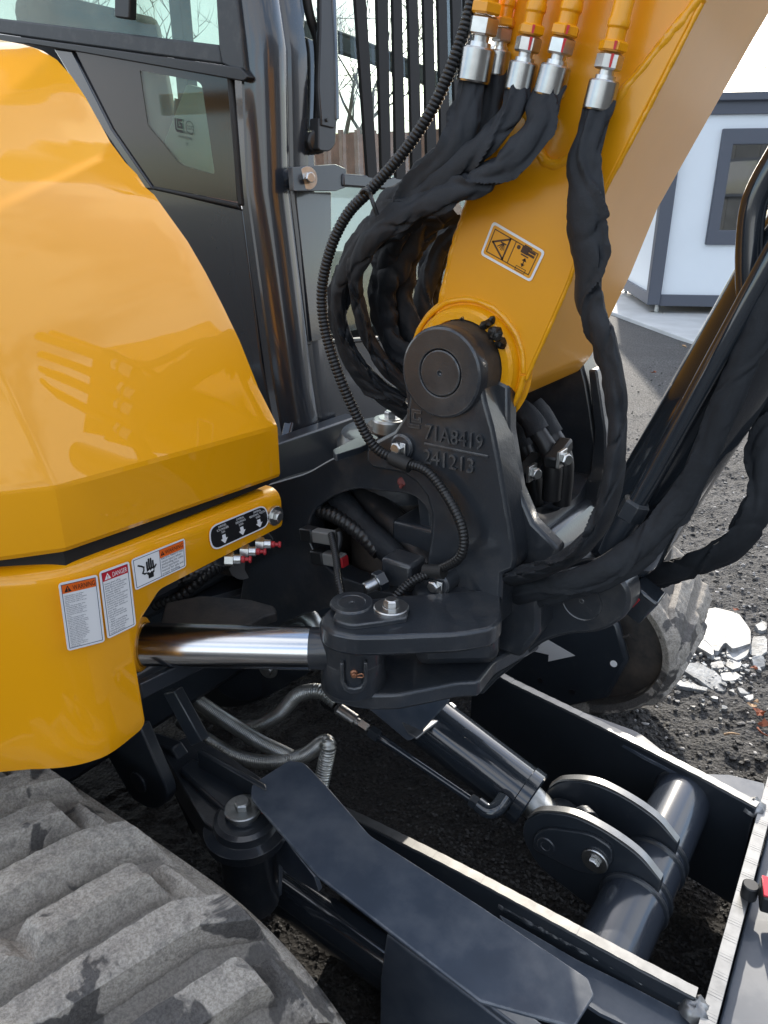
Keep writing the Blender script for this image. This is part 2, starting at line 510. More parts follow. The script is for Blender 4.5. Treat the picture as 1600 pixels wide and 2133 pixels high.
gr = ramp(nt, gm_.outputs[0], [(1.15, 0.0), (1.5, .62)]) if False else ramp(nt, gm_.outputs[0], [(.80, 0.0), (1.0, .6)])
gs = nt.nodes.new('ShaderNodeMath'); gs.operation = 'MULTIPLY'; nt.links.new(gm_.outputs[0], gs.inputs[0]); gs.inputs[1].default_value = .66
nt.links.new(gs.outputs[0], gr.inputs[0])
col = mixc(nt, gr.outputs[0], col, (.10, .092, .082))
nt.links.new(col, b.inputs['Base Color'])
rr = ramp(nt, wet.outputs[0], [(0, .85), (1, .55)]); nt.links.new(rr.outputs[0], b.inputs['Roughness'])
p1 = bump(nt, b, n3.outputs[0], .6, .005); p2 = bump(nt, b, n2.outputs[0], .8, .002, p1)
M['track'] = m

# black crushed stone ground
m, nt, b = mk('dark gravel ground')
n1 = nnoise(nt, 1.1, 6, .6); n2 = nnoise(nt, 55, 8, .75); n3 = nnoise(nt, 7, 6, .65)
vo = nt.nodes.new('ShaderNodeTexVoronoi'); vo.inputs['Scale'].default_value = 95
nt.links.new(nt.nodes['TC'].outputs['Object'], vo.inputs['Vector'])
c1 = mixc(nt, ramp(nt, n2.outputs[0], [(.38, 0.0), (.68, 1.0)]).outputs[0], (.012, .0118, .0118), (.20, .195, .192))
c2 = mixc(nt, ramp(nt, n3.outputs[0], [(.48, 0.0), (.78, .45)]).outputs[0], c1, (.17, .168, .168))
c3 = mixc(nt, ramp(nt, n1.outputs[0], [(.42, 0.0), (.62, .45)]).outputs[0], c2, (.06, .058, .056))
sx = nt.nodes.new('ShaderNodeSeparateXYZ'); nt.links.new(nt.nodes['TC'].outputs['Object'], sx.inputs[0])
def band(src, lo, hi):                        # darker brown tone between the tracks, grey grit outside
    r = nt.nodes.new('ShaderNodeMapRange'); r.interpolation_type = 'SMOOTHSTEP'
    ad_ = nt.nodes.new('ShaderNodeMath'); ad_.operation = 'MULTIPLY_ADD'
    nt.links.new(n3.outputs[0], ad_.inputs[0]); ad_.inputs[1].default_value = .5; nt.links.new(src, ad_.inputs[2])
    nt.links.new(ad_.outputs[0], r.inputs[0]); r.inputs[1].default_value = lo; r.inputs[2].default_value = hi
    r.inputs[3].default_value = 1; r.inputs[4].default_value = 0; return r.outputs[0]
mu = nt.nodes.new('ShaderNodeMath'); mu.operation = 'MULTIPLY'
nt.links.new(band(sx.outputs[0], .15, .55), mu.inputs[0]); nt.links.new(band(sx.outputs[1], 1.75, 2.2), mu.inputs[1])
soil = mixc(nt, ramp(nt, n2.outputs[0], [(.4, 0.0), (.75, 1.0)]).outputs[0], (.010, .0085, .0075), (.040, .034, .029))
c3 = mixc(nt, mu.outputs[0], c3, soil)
nt.links.new(c3, b.inputs['Base Color']); b.inputs['Roughness'].default_value = .8
q = bump(nt, b, n2.outputs[0], 1.0, .022); bump(nt, b, vo.outputs['Distance'], .8, .014, q)
M['gravel'] = m
m, nt, b = mk('loose stone')
oi = nt.nodes.new('ShaderNodeAttribute'); oi.attribute_name = 'shade'
cc = ramp(nt, oi.outputs['Fac'], [(0, (.014, .0135, .013)), (.55, (.07, .068, .066)), (.82, (.22, .215, .21)), (1, (.55, .53, .51))])
nt.links.new(cc.outputs[0], b.inputs['Base Color']); b.inputs['Roughness'].default_value = .72
bump(nt, b, nnoise(nt, 160, 4).outputs[0], .5, .002); M['stone'] = m
m, nt, b = mk('dirty ice')
n = nnoise(nt, 14, 8, .7); n2 = nnoise(nt, 60, 4)
cc = ramp(nt, n.outputs[0], [(.32, (.07, .07, .07)), (.50, (.26, .27, .275)), (.74, (.50, .52, .54))])
nt.links.new(cc.outputs[0], b.inputs['Base Color']); b.inputs['Roughness'].default_value = .5
b.inputs['Subsurface Weight'].default_value = .25; b.inputs['Subsurface Radius'].default_value = (.02, .025, .03)
bump(nt, b, n.outputs[0], .6, .01); M['ice'] = m
M['concrete'] = simple('pale concrete', (.46, .47, .47), .8, 0, 0, 60, .3, .003, var=.15, vscale=2)
M['cabwhite'] = simple('white sandwich panel', (.74, .79, .83), .45, var=.02, vscale=2)
M['cabframe'] = simple('slate frame', (.085, .095, .12), .5)
M['bark'] = simple('bark', (.10, .085, .065), .9, 0, 0, 30, .8, .02, var=.4)
M['brick'] = simple('red brown fence', (.20, .10, .075), .85, 0, 0, 20, .4, .01, var=.3, vscale=3)
M['wallwhite'] = simple('pale rendered wall', (.62, .64, .60), .8, var=.08, vscale=1)
M['leaf'] = simple('fallen leaf', (.24, .06, .02), .7, var=.3, vscale=60)
M['leaf2'] = simple('pale leaf', (.42, .27, .15), .7, var=.3, vscale=60)
M['wire'] = simple('cable', (.05, .05, .055), .6)
M['seat'] = simple('seat cloth', (.03, .03, .032), .9)
M['trim'] = simple('grey green cab trim', (.25, .28, .25), .6, var=.05)
M['bar'] = simple('matt black bar', (.007, .007, .008), .62, 0, 0, 300, .1, .0004, spec=.25)
M['tubeb'] = simple('satin blue black', (.030, .037, .050), .22, 0, .7, 300, .10, .0006, coatr=.10)
M['edge'] = simple('bright cut edge', (.27, .27, .265), .36, .85, 0, 60, .15, .0008, var=.15, vscale=40)

def wear(m, col, lo=.90, hi=.995, radius=.0035, amt=.75, ns=28):
    """paint rubbed thin along sharp edges"""
    nt = m.node_tree; b = nt.nodes['Principled BSDF']
    bv = nt.nodes.new('ShaderNodeBevel'); bv.samples = 3; bv.inputs['Radius'].default_value = radius
    ge = nt.nodes.new('ShaderNodeNewGeometry')
    dt = nt.nodes.new('ShaderNodeVectorMath'); dt.operation = 'DOT_PRODUCT'
    nt.links.new(bv.outputs[0], dt.inputs[0]); nt.links.new(ge.outputs['Normal'], dt.inputs[1])
    r = ramp(nt, dt.outputs['Value'], [(lo, 1.0), (hi, 0.0)])
    n = nnoise(nt, ns, 6, .7); rn = ramp(nt, n.outputs[0], [(.42, 0.0), (.62, amt)])
    mu = nt.nodes.new('ShaderNodeMath'); mu.operation = 'MULTIPLY'
    nt.links.new(r.outputs[0], mu.inputs[0]); nt.links.new(rn.outputs[0], mu.inputs[1])
    src = b.inputs['Base Color'].links[0].from_socket
    nt.links.new(mixc(nt, mu.outputs[0], src, col), b.inputs['Base Color'])
wear(M['cast'], (.20, .20, .195))
wear(M['dark'], (.16, .16, .16))
wear(M['blue'], (.30, .31, .32))
# ------------------------------------------------------------------ ground
def spaced(lo, hi, step, far):
    a = list(np.arange(lo, hi, step)); d = step*2
    x = a[-1]
    while x < far: x += d; a.append(x); d *= 1.45
    d = step*2; x = lo; pre = []
    while x > -far: x -= d; pre.append(x); d *= 1.45
    return np.array(pre[::-1]+a)
def ground_h(x, y):
    f = max(0.0, min(1.0, (9-abs(y-3))/6))*max(0.0, min(1.0, (6-abs(x-.3))/3))
    if f <= 0: return 0.0
    p = V((x, y, 0))
    h = noise.noise(p*1.3)*.022 + noise.noise(p*5)*.016 + noise.noise(p*17)*.012 + abs(noise.noise(p*34))*.012
    return h*f
gx, gy = spaced(-1.5, 1.6, .015, 700), spaced(.5, 4.6, .017, 700)
gv = [(x, y, ground_h(x, y)) for y in gy for x in gx]
nx = len(gx)
gf = [(j*nx+i, j*nx+i+1, (j+1)*nx+i+1, (j+1)*nx+i) for j in range(len(gy)-1) for i in range(nx-1)]
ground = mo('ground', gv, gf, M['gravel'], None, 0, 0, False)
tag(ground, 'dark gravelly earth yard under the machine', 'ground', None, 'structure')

# loose stones lying on the yard: nobody could count them
rng = random.Random(4)
ico = bmesh.new(); bmesh.ops.create_icosphere(ico, subdivisions=1, radius=1)
iv = np.array([v.co[:] for v in ico.verts]); if_ = np.array([[v.index for v in f.verts] for f in ico.faces]); ico.free()
SV, SF, SH = [], [], []
cnt = 0
def stone(x, y, r, shade):
    global cnt
    a = rng.uniform(0, 6.28); c, s = math.cos(a), math.sin(a)
    v = iv*(1+np.array([rng.uniform(-.28, .28) for _ in range(len(iv))])[:, None])
    v = v*np.array([r*rng.uniform(.8, 1.4), r*rng.uniform(.7, 1.1), r*rng.uniform(.45, .8)])
    v = np.stack([v[:, 0]*c-v[:, 1]*s+x, v[:, 0]*s+v[:, 1]*c+y, v[:, 2]+ground_h(x, y)+r*.2], 1)
    SV.append(v); SF.append(if_+cnt*len(iv)); SH.append(np.full(len(iv), shade)); cnt += 1
for i in range(40000):
    t = rng.random()
    if t < .74:
        y = 1.2+rng.random()**1.8*6.5; x = rng.uniform(-.9, 1.2) - (y-2)*.12 + rng.uniform(-.1, .25)*y
        r = .0022+.0085*rng.random()**3.2
    else:
        x = rng.uniform(-1.2, .05); y = rng.uniform(.55, 1.7); r = .0014+.0045*rng.random()**2.4
    sh = rng.random()**1.25
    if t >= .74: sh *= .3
    if x < .08 and y < 1.78:                     # stones between the tracks made finer and darker
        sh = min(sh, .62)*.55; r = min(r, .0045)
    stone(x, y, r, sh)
sv = np.concatenate(SV); sf = np.concatenate(SF)
me = bpy.data.meshes.new('loose_stones')
me.from_pydata(sv.tolist(), [], sf.tolist())
at_ = me.attributes.new('shade', 'FLOAT', 'POINT'); at_.data.foreach_set('value', np.concatenate(SH).astype(np.float32))
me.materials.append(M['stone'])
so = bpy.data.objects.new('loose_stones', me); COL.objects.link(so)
tag(so, 'loose grey and black stones scattered over the yard', 'gravel', None, 'stuff')

# ------------------------------------------------------------------ broken ice beside the far track
ICE = [  # outline in the photo, thickness, height of its underside
 ([(1452,1262),(1490,1255),(1540,1272),(1566,1310),(1568,1342),(1530,1352),(1512,1335),(1494,1355),(1470,1330),(1450,1300)], .022, .015, 'largest white sheet of ice beside the far track'),
 ([(1440,1290),(1462,1312),(1490,1348),(1488,1364),(1455,1340),(1432,1330)], .016, .01, 'narrow white sliver of ice touching the far track'),
 ([(1513,1340),(1540,1338),(1562,1345),(1560,1362),(1540,1372),(1513,1358)], .03, .005, 'blue grey lump of ice below the big white sheet'),
 ([(1570,1320),(1598,1325),(1600,1352),(1580,1362),(1562,1350)], .018, .005, 'grey ice plate right of the big white sheet'),
 ([(1421,1380),(1455,1377),(1490,1390),(1514,1412),(1512,1430),(1490,1428),(1450,1408),(1424,1395)], .02, .004, 'long clear slab of ice lying in front of the far track'),
 ([(1405,1412),(1430,1405),(1460,1420),(1482,1425),(1478,1432),(1440,1428),(1412,1424)], .015, .002, 'thin streaked ice slab nearest the rubber tread'),
 ([(1500,1395),(1530,1388),(1548,1402),(1530,1412),(1508,1412)], .014, .004, 'small grey ice block right of the clear slab'),
 ([(1520,1365),(1548,1370),(1545,1385),(1525,1390),(1512,1378)], .02, .004, 'pale ice cube under the blue grey lump'),
 ([(1572,1300),(1586,1290),(1600,1296),(1598,1310),(1584,1312)], .035, .004, 'white ice cube lying apart near the right edge'),
 ([(1536,1425),(1560,1424),(1565,1436),(1545,1440)], .014, .002, 'little ice chip at the end of the clear slab'),
 ([(1553,1440),(1572,1438),(1570,1450),(1552,1448)], .012, .002, 'tiny grey ice chip near the orange leaves'),
 ([(1526,1452),(1548,1456),(1540,1462)], .01, .003, 'bright sharp splinter of ice on the dark soil'),
 ([(1565,1365),(1592,1362),(1598,1380),(1575,1385)], .02, .003, 'grey ice block at the right edge of the pile'),
 ([(1480,1372),(1506,1370),(1512,1384),(1488,1386)], .016, .003, 'flat ice piece between clear slab and grey lump'),
]
for k, (ol, th, z0, lab) in enumerate(ICE):
    pts = AL(rnd(ol, 4, 2), z=z0+.02)
    rr_ = random.Random(k)
    pts = [p+V((rr_.uniform(-.002, .002), rr_.uniform(-.003, .003), 0)) for p in pts]
    c = sum(pts, V())/len(pts); n = len(pts)
    th *= .45; z0 *= .5; tl = V((rr_.uniform(-.15, .15), rr_.uniform(-.15, .15)))
    top = [c+(p-c)*.94+V((0, 0, -.02+th+(p-c).x*tl.x+(p-c).y*tl.y+rr_.uniform(-.2, .2)*th)) for p in pts]
    bot = [V((p.x, p.y, z0-.02)) for p in pts]; mid = [V((p.x, p.y, z0+th*.55)) for p in pts]
    fs = [tuple(n*2+i for i in range(n))]+[(i, (i+1) % n, n+(i+1) % n, n+i) for i in range(n)]+[(n+i, n+(i+1) % n, 2*n+(i+1) % n, 2*n+i) for i in range(n)]
    o = mo('ice_piece', bot+mid+top, fs, M['ice'], None, 30)
    tag(o, lab, 'ice', 'broken ice pieces beside the far track')

# crushed ice between the pieces
rng2 = random.Random(9); cv, cf = [], []
for i in range(140):
    px, py = rng2.gauss(1500, 42), rng2.gauss(1385, 42)
    if px < 1405 or px > 1640: continue
    p = A(px, py, z=.012); r_ = rng2.uniform(.003, .010); b_ = len(cv); a_ = rng2.uniform(0, 6)
    for k in range(5):
        a2 = a_+k*1.2566; rr_ = r_*rng2.uniform(.6, 1.3)
        cv += [p+V((math.cos(a2)*rr_, math.sin(a2)*rr_, rng2.uniform(-.004, .002))), p+V((math.cos(a2)*rr_, math.sin(a2)*rr_, -.012))]
    cf += [tuple(b_+2*k for k in range(5))]+[(b_+2*k, b_+2*k+1, b_+2*((k+1) % 5)+1, b_+2*((k+1) % 5)) for k in range(5)]
tag(mo('crushed_ice', cv, cf, M['ice'], None, 20), 'crushed ice crumbs between the broken ice sheets', 'ice', None, 'stuff')

# fallen leaves and twigs near the ice
LEAVES = [((1583,1484), .022, 'leaf', 'bright orange leaf on the soil near the right edge'), ((1567,1470), .016, 'leaf2', 'pale tan leaf scrap above the orange leaf'),
          ((1590,1508), .018, 'leaf', 'reddish leaf below the bright orange one'), ((1575,1462), .012, 'leaf2', 'small buff leaf scrap by the ice chips'),
          ((1363,776), .03, 'leaf', 'rust coloured leaf on the gravel behind the boom cylinder'), ((1532,1270), .012, 'leaf', 'small red scrap above the big ice sheet'),
          ((1572,1390), .012, 'leaf', 'red scrap among the grey ice blocks'), ((1424,722), .03, 'leaf2', 'pale leaf at the edge of the concrete pad')]
for k, ((px, py), s, mt, lab) in enumerate(LEAVES):
    c = A(px, py, z=.03); rr_ = random.Random(k+50); a0 = rr_.uniform(0, 6)
    vs = [c]; 
    for i in range(9):
        a = a0+i*.698; q = s*(1.2 if i % 3 == 0 else .65)*rr_.uniform(.8, 1.1)
        vs.append(c+V((math.cos(a)*q, math.sin(a)*q, rr_.uniform(-.3, .6)*s)))
    vs2 = [v+V((0, 0, -.0008)) for v in vs]
    fs = [(0, i+1, (i+1) % 9+1) for i in range(9)]+[(10, 10+(i+1) % 9+1, 11+i) for i in range(9)]+[(i+1, 11+i, 11+(i+1) % 9, (i+1) % 9+1) for i in range(9)]
    tag(mo('fallen_leaf', vs+vs2, fs, M[mt], None, 20), lab, 'leaf', 'fallen leaves on the yard')
tw = tube('twig', [A(1508,1530,z=.035), A(1522,1527,z=.04), A(1541,1530,z=.034)], .004, M['leaf2'], None, 7, .01, rr=lambda s: 1-.5*s)
tag(tw, 'pale wood sliver on the soil behind the blade', 'twig')
tw = tube('twig', [A(1578,1516,z=.035), A(1586,1526,z=.04), A(1602,1534,z=.034)], .0035, M['leaf'], None, 7, .01, rr=lambda s: 1-.5*s)
tag(tw, 'reddish curved twig at the right edge', 'twig')

# ------------------------------------------------------------------ concrete pad and portable cabin
c0 = A(1358, 640, z=.12); c0.z = 0
ang = R(28.0)
d1 = V((math.cos(ang), math.sin(ang), 0)); d2 = V((-math.sin(ang), math.cos(ang), 0))
pa, pb = A(1272, 651, z=.03), A(1440, 712, z=.03)
pdir = (pb-pa).normalized(); pin = V((-pdir.y, pdir.x, 0))
if pin.dot(_Hd) < 0: pin = -pin
q0, q1 = pa-pdir*14, pb+pdir*4
pad = plate('concrete_pad', [V((p.x, p.y, -.08)) for p in (q0, q1, q1+pin*12, q0+pin*12)], (0, 0, .125), M['concrete'], None, (), .01)
tag(pad, 'pale concrete pad under the portable cabin', 'pavement', None, 'structure')

CB = empty('portable_cabin', c0, 'white portable cabin with slate grey frame behind the boom', 'cabin')
ZB, ZT, LF, LS = .16, 2.62, 6.0, 2.6
def cbox(name, a, b, z0, z1, depth, mat, par, out=0.0, nrm=None):
    """upright panel between plan points a, b"""
    t = (b-a).normalized(); n = nrm if nrm is not None else V((t.y, -t.x, 0))
    p = [a+n*out, b+n*out]
    return plate(name, [V((p[0].x, p[0].y, z0)), V((p[1].x, p[1].y, z0)), V((p[1].x, p[1].y, z1)), V((p[0].x, p[0].y, z1))], -n*depth, mat, par, (), .004)
nF, nS = -d2, -d1
e1, e2 = c0+d1*LF, c0+d2*LS
def wall_u(px, py):
    d = A(px, py, d=1.0)-_C; t = (c0-_C).dot(nF)/d.dot(nF); q = _C+d*t
    return (q-c0).dot(d1), q.z
(ua, za), (ub, zb_) = wall_u(1506, 272), wall_u(1473, 506)
wx0, wz0, wz1 = (ua+ub)/2, zb_, za
wx1 = wx0+1.25
def fpt(u, z): p = c0+d1*u; return V((p.x, p.y, z))
plate('wall_panel', [fpt(.1, ZB+.13), fpt(LF-.1, ZB+.13), fpt(LF-.1, ZT-.13), fpt(.1, ZT-.13)], d2*.08, M['cabwhite'], CB, [[fpt(wx0, wz0), fpt(wx0, wz1), fpt(wx1, wz1), fpt(wx1, wz0)]], 0)
cbox('wall_panel', c0+d2*LS, c0+d2*.1, ZB+.13, ZT-.13, .08, M['cabwhite'], CB, 0, nS)
cbox('wall_panel', e1+d2*LS, e1+d2*.1, ZB, ZT, .08, M['cabwhite'], CB, 0, d1)
cbox('wall_panel', e2, e2+d1*LF, ZB, ZT, .08, M['cabwhite'], CB, 0, d2)
for (u) in (0.0, LF):
    for (w) in (0.0, LS):
        p = c0+d1*u+d2*w
        MB().box((p.x, p.y, (ZB+ZT)/2), (.17, .17, ZT-ZB), Matrix.Rotation(ang, 3, 'Z')).build('corner_post', M['cabframe'], CB, 38, .012)
        f = lathe('levelling_foot', (p.x+d1.x*(.06 if u == 0 else -.06), p.y+d2.y*.06, .045), (0, 0, 1), [(0, .09), (.012, .09), (.02, .03), (.13, .028)], M['zincd'], CB, 16)
for z, nm in ((ZB+.06, 'bottom_rail'), (ZT-.06, 'top_rail')):
    cbox(nm, c0+d1*.09, e1-d1*.09, z-.075, z+.075, .12, M['cabframe'], CB, .05, nF)
    cbox(nm, c0+d2*.09, e2-d2*.09, z-.075, z+.075, .12, M['cabframe'], CB, .05, nS)
plate('roof', [c0-d1*.12-d2*.12+_Z*(ZT+.01), e1+d1*.12-d2*.12+_Z*(ZT+.01), e1+d1*.12+d2*(LS+.12)+_Z*(ZT+.01), e2-d1*.12+d2*.12+_Z*(ZT+.01)], (0, 0, .09), M['cabframe'], CB, (), .01)
def fr(u0, u1, z0, z1): return [fpt(u0, z0), fpt(u1, z0), fpt(u1, z1), fpt(u0, z1)]
wf = plate('window_frame', [p-d2*.05 for p in fr(wx0-.02, wx1+.02, wz0-.02, wz1+.02)], d2*.11, M['cabframe'], CB, [[p-d2*.05 for p in fr(wx0+.13, wx0+.62, wz0+.16, wz1-.16)][::-1], [p-d2*.05 for p in fr(wx0+.72, wx1-.13, wz0+.16, wz1-.16)][::-1]], .01)
for a, b in ((wx0+.13, wx0+.62), (wx0+.72, wx1-.13)):
    plate('window_pane', [p+d2*.0 for p in fr(a-.01, b+.01, wz0+.15, wz1-.15)], d2*.006, M['tint'], wf, (), 0)
plate('floor', [c0+_Z*ZB, e1+_Z*ZB, e1+d2*LS+_Z*ZB, e2+_Z*ZB], (0, 0, .06), M['concrete'], CB, (), 0)

# unseen building added ahead of the machine so its front paint mirrors less sky
M['skyblock'] = simple('grey cladding', (.12, .125, .13), .8, 0, 0, 8, .3, .01, var=.25, vscale=1.5)
WS = empty('added_sky_blocker', (9.2, 1, 0), 'unseen grey blocker added ahead of the machine to dull its front reflections', 'sky blocker')
for k in range(18):
    MB().box((9.0, -8.4+k*1.0, 2.3), (.12, .97, 4.6)).build('wall_panel', M['skyblock'], WS, 38, .01)
MB().box((11.4, .1, 4.75), (5.2, 18.6, .3)).build('roof', M['cabframe'], WS, 38, .02)
for y_ in (-8.85, 9.05): MB().box((11.4, y_, 2.3), (4.7, .12, 4.6)).build('end_wall', M['skyblock'], WS, 38, .01)
for y_ in (-5.4, -.4, 4.6):
    wf_ = MB().box((8.91, y_, 2.2), (.06, 1.3, 1.1)).build('window_frame', M['cabframe'], WS, 38, .01)
    MB().box((8.875, y_, 2.2), (.01, 1.12, .92)).build('window_pane', M['tint'], wf_, 38)

# ------------------------------------------------------------------ far yard edge: wall, board fence, trees, overhead cables
def far(px, d, z=0.0):
    q = A(px, 438, d=1.0)-_C; q.z = 0; q.normalize()
    return V((q.x*d, q.y*d, z))
a, b = far(560, 17), far(1010, 15)
w = plate('boundary_wall', [V((a.x, a.y, -.05)), V((b.x, b.y, -.05)), V((b.x, b.y, 1.95)), V((a.x, a.y, 1.95))], (b-a).normalized().cross(_Z)*-.2, M['wallwhite'], None, (), .01)
tag(w, 'pale rendered wall seen low through the windscreen guard', 'wall')
a, b = far(420, 24), far(1080, 21)
FN = empty('board_fence', (a+b)/2, 'red brown board fence behind the pale wall', 'fence')
nb = 60; t = (b-a)/nb; nrm = t.normalized().cross(_Z)
for i in range(nb):
    p = a+t*(i+.01); q = a+t*(i+.99); h = 3.2+.06*math.sin(i*2.3)
    plate('board', [V((p.x, p.y, 0)), V((q.x, q.y, 0)), V((q.x, q.y, h)), V((p.x, p.y, h))], nrm*.03, M['brick'], FN, (), 0)
for z in (.6, 2.4): plate('fence_rail', [V((a.x, a.y, z)), V((b.x, b.y, z)), V((b.x, b.y, z+.1)), V((a.x, a.y, z+.1))], nrm*-.06, M['brick'], FN, (), 0)

bkv, bkf = [], []
for i in range(25):
    for j in range(9):
        p = far(300+i*36, 30+j*6.0)
        bkv.append((p.x, p.y, -.3+max(0, j-.5)*1.05+.5*noise.noise(V((i*.5, j*.7, 3)))))
for i in range(24):
    for j in range(8): bkf.append((i*9+j, i*9+j+1, (i+1)*9+j+1, (i+1)*9+j))
M['grass'] = simple('spring grass', (.42, .40, .16), .9, 0, 0, 6, .6, .1, var=.4, vscale=1.2)
tag(mo('grass_bank', bkv, bkf, M['grass'], None, 0), 'yellow green grassy bank far behind the fence', 'bank', None, 'structure')
def tree(px, d, h, lab, seed, lean=0.0):
    base = far(px, d); rg = random.Random(seed)
    T = empty('bare_tree', base, lab, 'tree', 'bare trees behind the yard')
    def limb(mb, p, dr, L, r, lev):
        pts = [p]; n = 5
        for i in range(n):
            dr = (dr+V((rg.uniform(-.2, .2), rg.uniform(-.2, .2), rg.uniform(-.08, .14)))).normalized()
            pts.append(pts[-1]+dr*L/n)
        sides = 7 if lev < 2 else 4
        for i in range(n):
            q0, q1 = pts[i], pts[i+1]; r0, r1 = r*(1-.75*i/n), r*(1-.75*(i+1)/n)
            ax = (q1-q0); mb[0 if lev == 0 else 1].add(*lathe_g(q0, ax, [(0, r0), (ax.length*1.02, r1)], sides, False))
        if lev < 4:
            for k in range(5 if lev == 0 else 4):
                i = rg.randint(1 if lev else 2, n)
                d2_ = (dr*.5+V((rg.uniform(-1, 1), rg.uniform(-1, 1), rg.uniform(.1, .8)))).normalized()
                limb(mb, pts[i], d2_, L*rg.uniform(.45, .68), r*(1-.75*i/n)*.7+.004, lev+1)
    mb = [MB(), MB()]
    limb(mb, base.copy(), V((lean, 0, 1)).normalized(), h*.62, h*.021, 0)
    mb[0].build('trunk', M['bark'], T, 60); mb[1].build('crown', M['bark'], T, 60)
tree(790, 27, 8.5, 'thin bare tree seen between the first guard bars', 3)
tree(690, 30, 9, 'bare tree behind the wiper arm', 5)
tree(930, 33, 10, 'bare tree behind the last guard bars', 8)
tree(330, 26, 8, 'bare tree seen through the cab side window', 12)
tree(1640, 30, 6.6, 'bare bush like tree above the cabin roof at the right edge', 21)

for k, (y0, y1, d, lab) in enumerate([(44, 49, 30, 'topmost overhead cable above the cabin roof'), (134, 140, 32, 'second overhead cable from the top at upper right'), (163, 168, 33, 'middle overhead cable above the cabin roof'), (179, 182, 34, 'fourth overhead cable from the top at upper right'), (194, 196, 35, 'lowest overhead cable just above the cabin roof')]):
    p0, p1 = A(1380, y0, d=d), A(1900, y1, d=d*.96); dr = p1-p0
    tag(tube('overhead_cable', [p0-dr*1.5, p0-dr*.2+_Z*-.05, p0+dr*.5+_Z*-.08, p1+dr*1.2], .016, M['wire'], None, 6, .8), lab, 'cable', 'overhead cables')
# ------------------------------------------------------------------ excavator
EX = empty('excavator', (-1.25, 1.15, 0), 'yellow and charcoal compact excavator with dozer blade, seen at its boom foot', 'excavator')

# engine hood: a profile carried across the machine, with a chamfered corner
prof0 = [(-.86, 1.052), (-.812, 1.046), (-.803, 1.047), (-.8, 1.053), (-.8, 1.128), (-.8015, 1.134), (-.806, 1.142)]
edge = [(540,800),(500,700),(465,628),(430,560),(392,495),(352,440),(336,418),(322,399),(304,384),(286,357),(262,333),(230,290),(205,245),(180,200),(150,155),(120,122),(90,103),(60,93),(0,82)]
for p in edge:
    q = A(p[0], p[1], y=.83); prof0.append((q.x, q.z))
prof0 += [(-1.55, 1.722), (-1.9, 1.735)]
# the bump of the edge belongs to the edge only: inner sections are smoother
def smooth_prof(pr, it):
    pr = list(pr)
    for _ in range(it):
        pr = pr[:7]+[((pr[i-1][0]+2*pr[i][0]+pr[i+1][0])/4, (pr[i-1][1]+2*pr[i][1]+pr[i+1][1])/4) for i in range(7, len(pr)-1)]+pr[-1:]
    return pr
profS = smooth_prof(prof0, 6)
hz = lambda y: (.63-max(.3, y))*.036
st = [(.800, .10, 0, 1.0), (.829, .016, 0, 1), (.832, .005, 0, 1), (.829, .001, 0, 1), (.82, 0, 0, 1), (.79, 0, 0, .6), (.74, 0, 0, .2), (.66, 0, 0, 0), (.58, 0, 0, 0), (.50, 0, 0, 0), (.452, 0, 0, 0), (.446, 0, .0006, 0), (.441, 0, .0026, 0), (.40, 0, .026, 0), (.35, 0, .056, 0), (.30, 0, .092, 0), (.26, 0, .14, 0), (.24, 0, .19, 0), (.225, 0, .25, 0), (.215, 0, .5, 0), (.21, 0, .9, 0)]
vs, fs = [], []; n = len(prof0)
for y, ins, back, wgt in st:
    for i in range(n):
        x = prof0[i][0]*wgt+profS[i][0]*(1-wgt); z = prof0[i][1]*wgt+profS[i][1]*(1-wgt)
        k = max(0, i-6)/(n-7)
        vs.append((x-ins*(1-.6*k)-back*(1-.35*k), y-0.10*k*max(0, (.45-y)/.24), z-ins*.5*k+hz(y)*(1-k)-.007*0))
for j in range(len(st)-1):
    for i in range(n-1): fs.append((j*n+i, j*n+i+1, (j+1)*n+i+1, (j+1)*n+i))
hood = mo('engine_hood', vs, fs, M['hood'], EX, 14)

# side skirt panel under the hood: a cut sheet, bent round the machine corner, its top edge turned in
plan = catmull([V(p) for p in ((-.8, .827, 0), (-.8, .7, 0), (-.8, .58, 0), (-.8, .50, 0), (-.803, .455, 0), (-.822, .415, 0), (-.858, .376, 0), (-.912, .330, 0), (-.975, .280, 0), (-1.06, .235, 0), (-1.3, .21, 0), (-1.7, .205, 0))], 10)
pl, PL = resample(plan, .012)
def plan_at(u):
    i = max(0, min(len(pl)-2, int(u/PL*(len(pl)-1)))); t = u/PL*(len(pl)-1)-i
    p = pl[i].lerp(pl[i+1], t); d = (pl[i+1]-pl[i]).normalized()
    return p, V((-d.y, d.x, 0))*(-1 if V((-d.y, d.x, 0)).x > 0 and False else 1)
ZTOP, RB = 1.026, .022
ol = rnd([(0, 1.11), (0, .961, .008), (.255, .944, .008), (.297, .908, .012), (.311, .866, .008), (.309, .740, .014), (.36, .729, .02), (.45, .716, .05), (.7, .70, .1), (PL-.02, .76), (PL-.02, 1.11)], .01, 6)
bm = bmesh.new()
f0 = bm.faces.new([bm.verts.new((u, v, 0)) for u, v in ol])
def cuts(bm, axis, vals):
    for c in vals:
        co = [0, 0, 0]; no = [0, 0, 0]; co[axis] = c; no[axis] = 1
        bmesh.ops.bisect_plane(bm, geom=bm.verts[:]+bm.edges[:]+bm.faces[:], plane_co=co, plane_no=no)
cuts(bm, 0, [x*.03 for x in range(1, 9)]+[.3+.014*i for i in range(1, 34)]+[.8, .9, 1.05, 1.2])
cuts(bm, 1, [.76, .80, .87, ZTOP-RB, ZTOP-RB*.7, ZTOP-RB*.35, ZTOP, ZTOP+RB*.35, ZTOP+RB*.57])
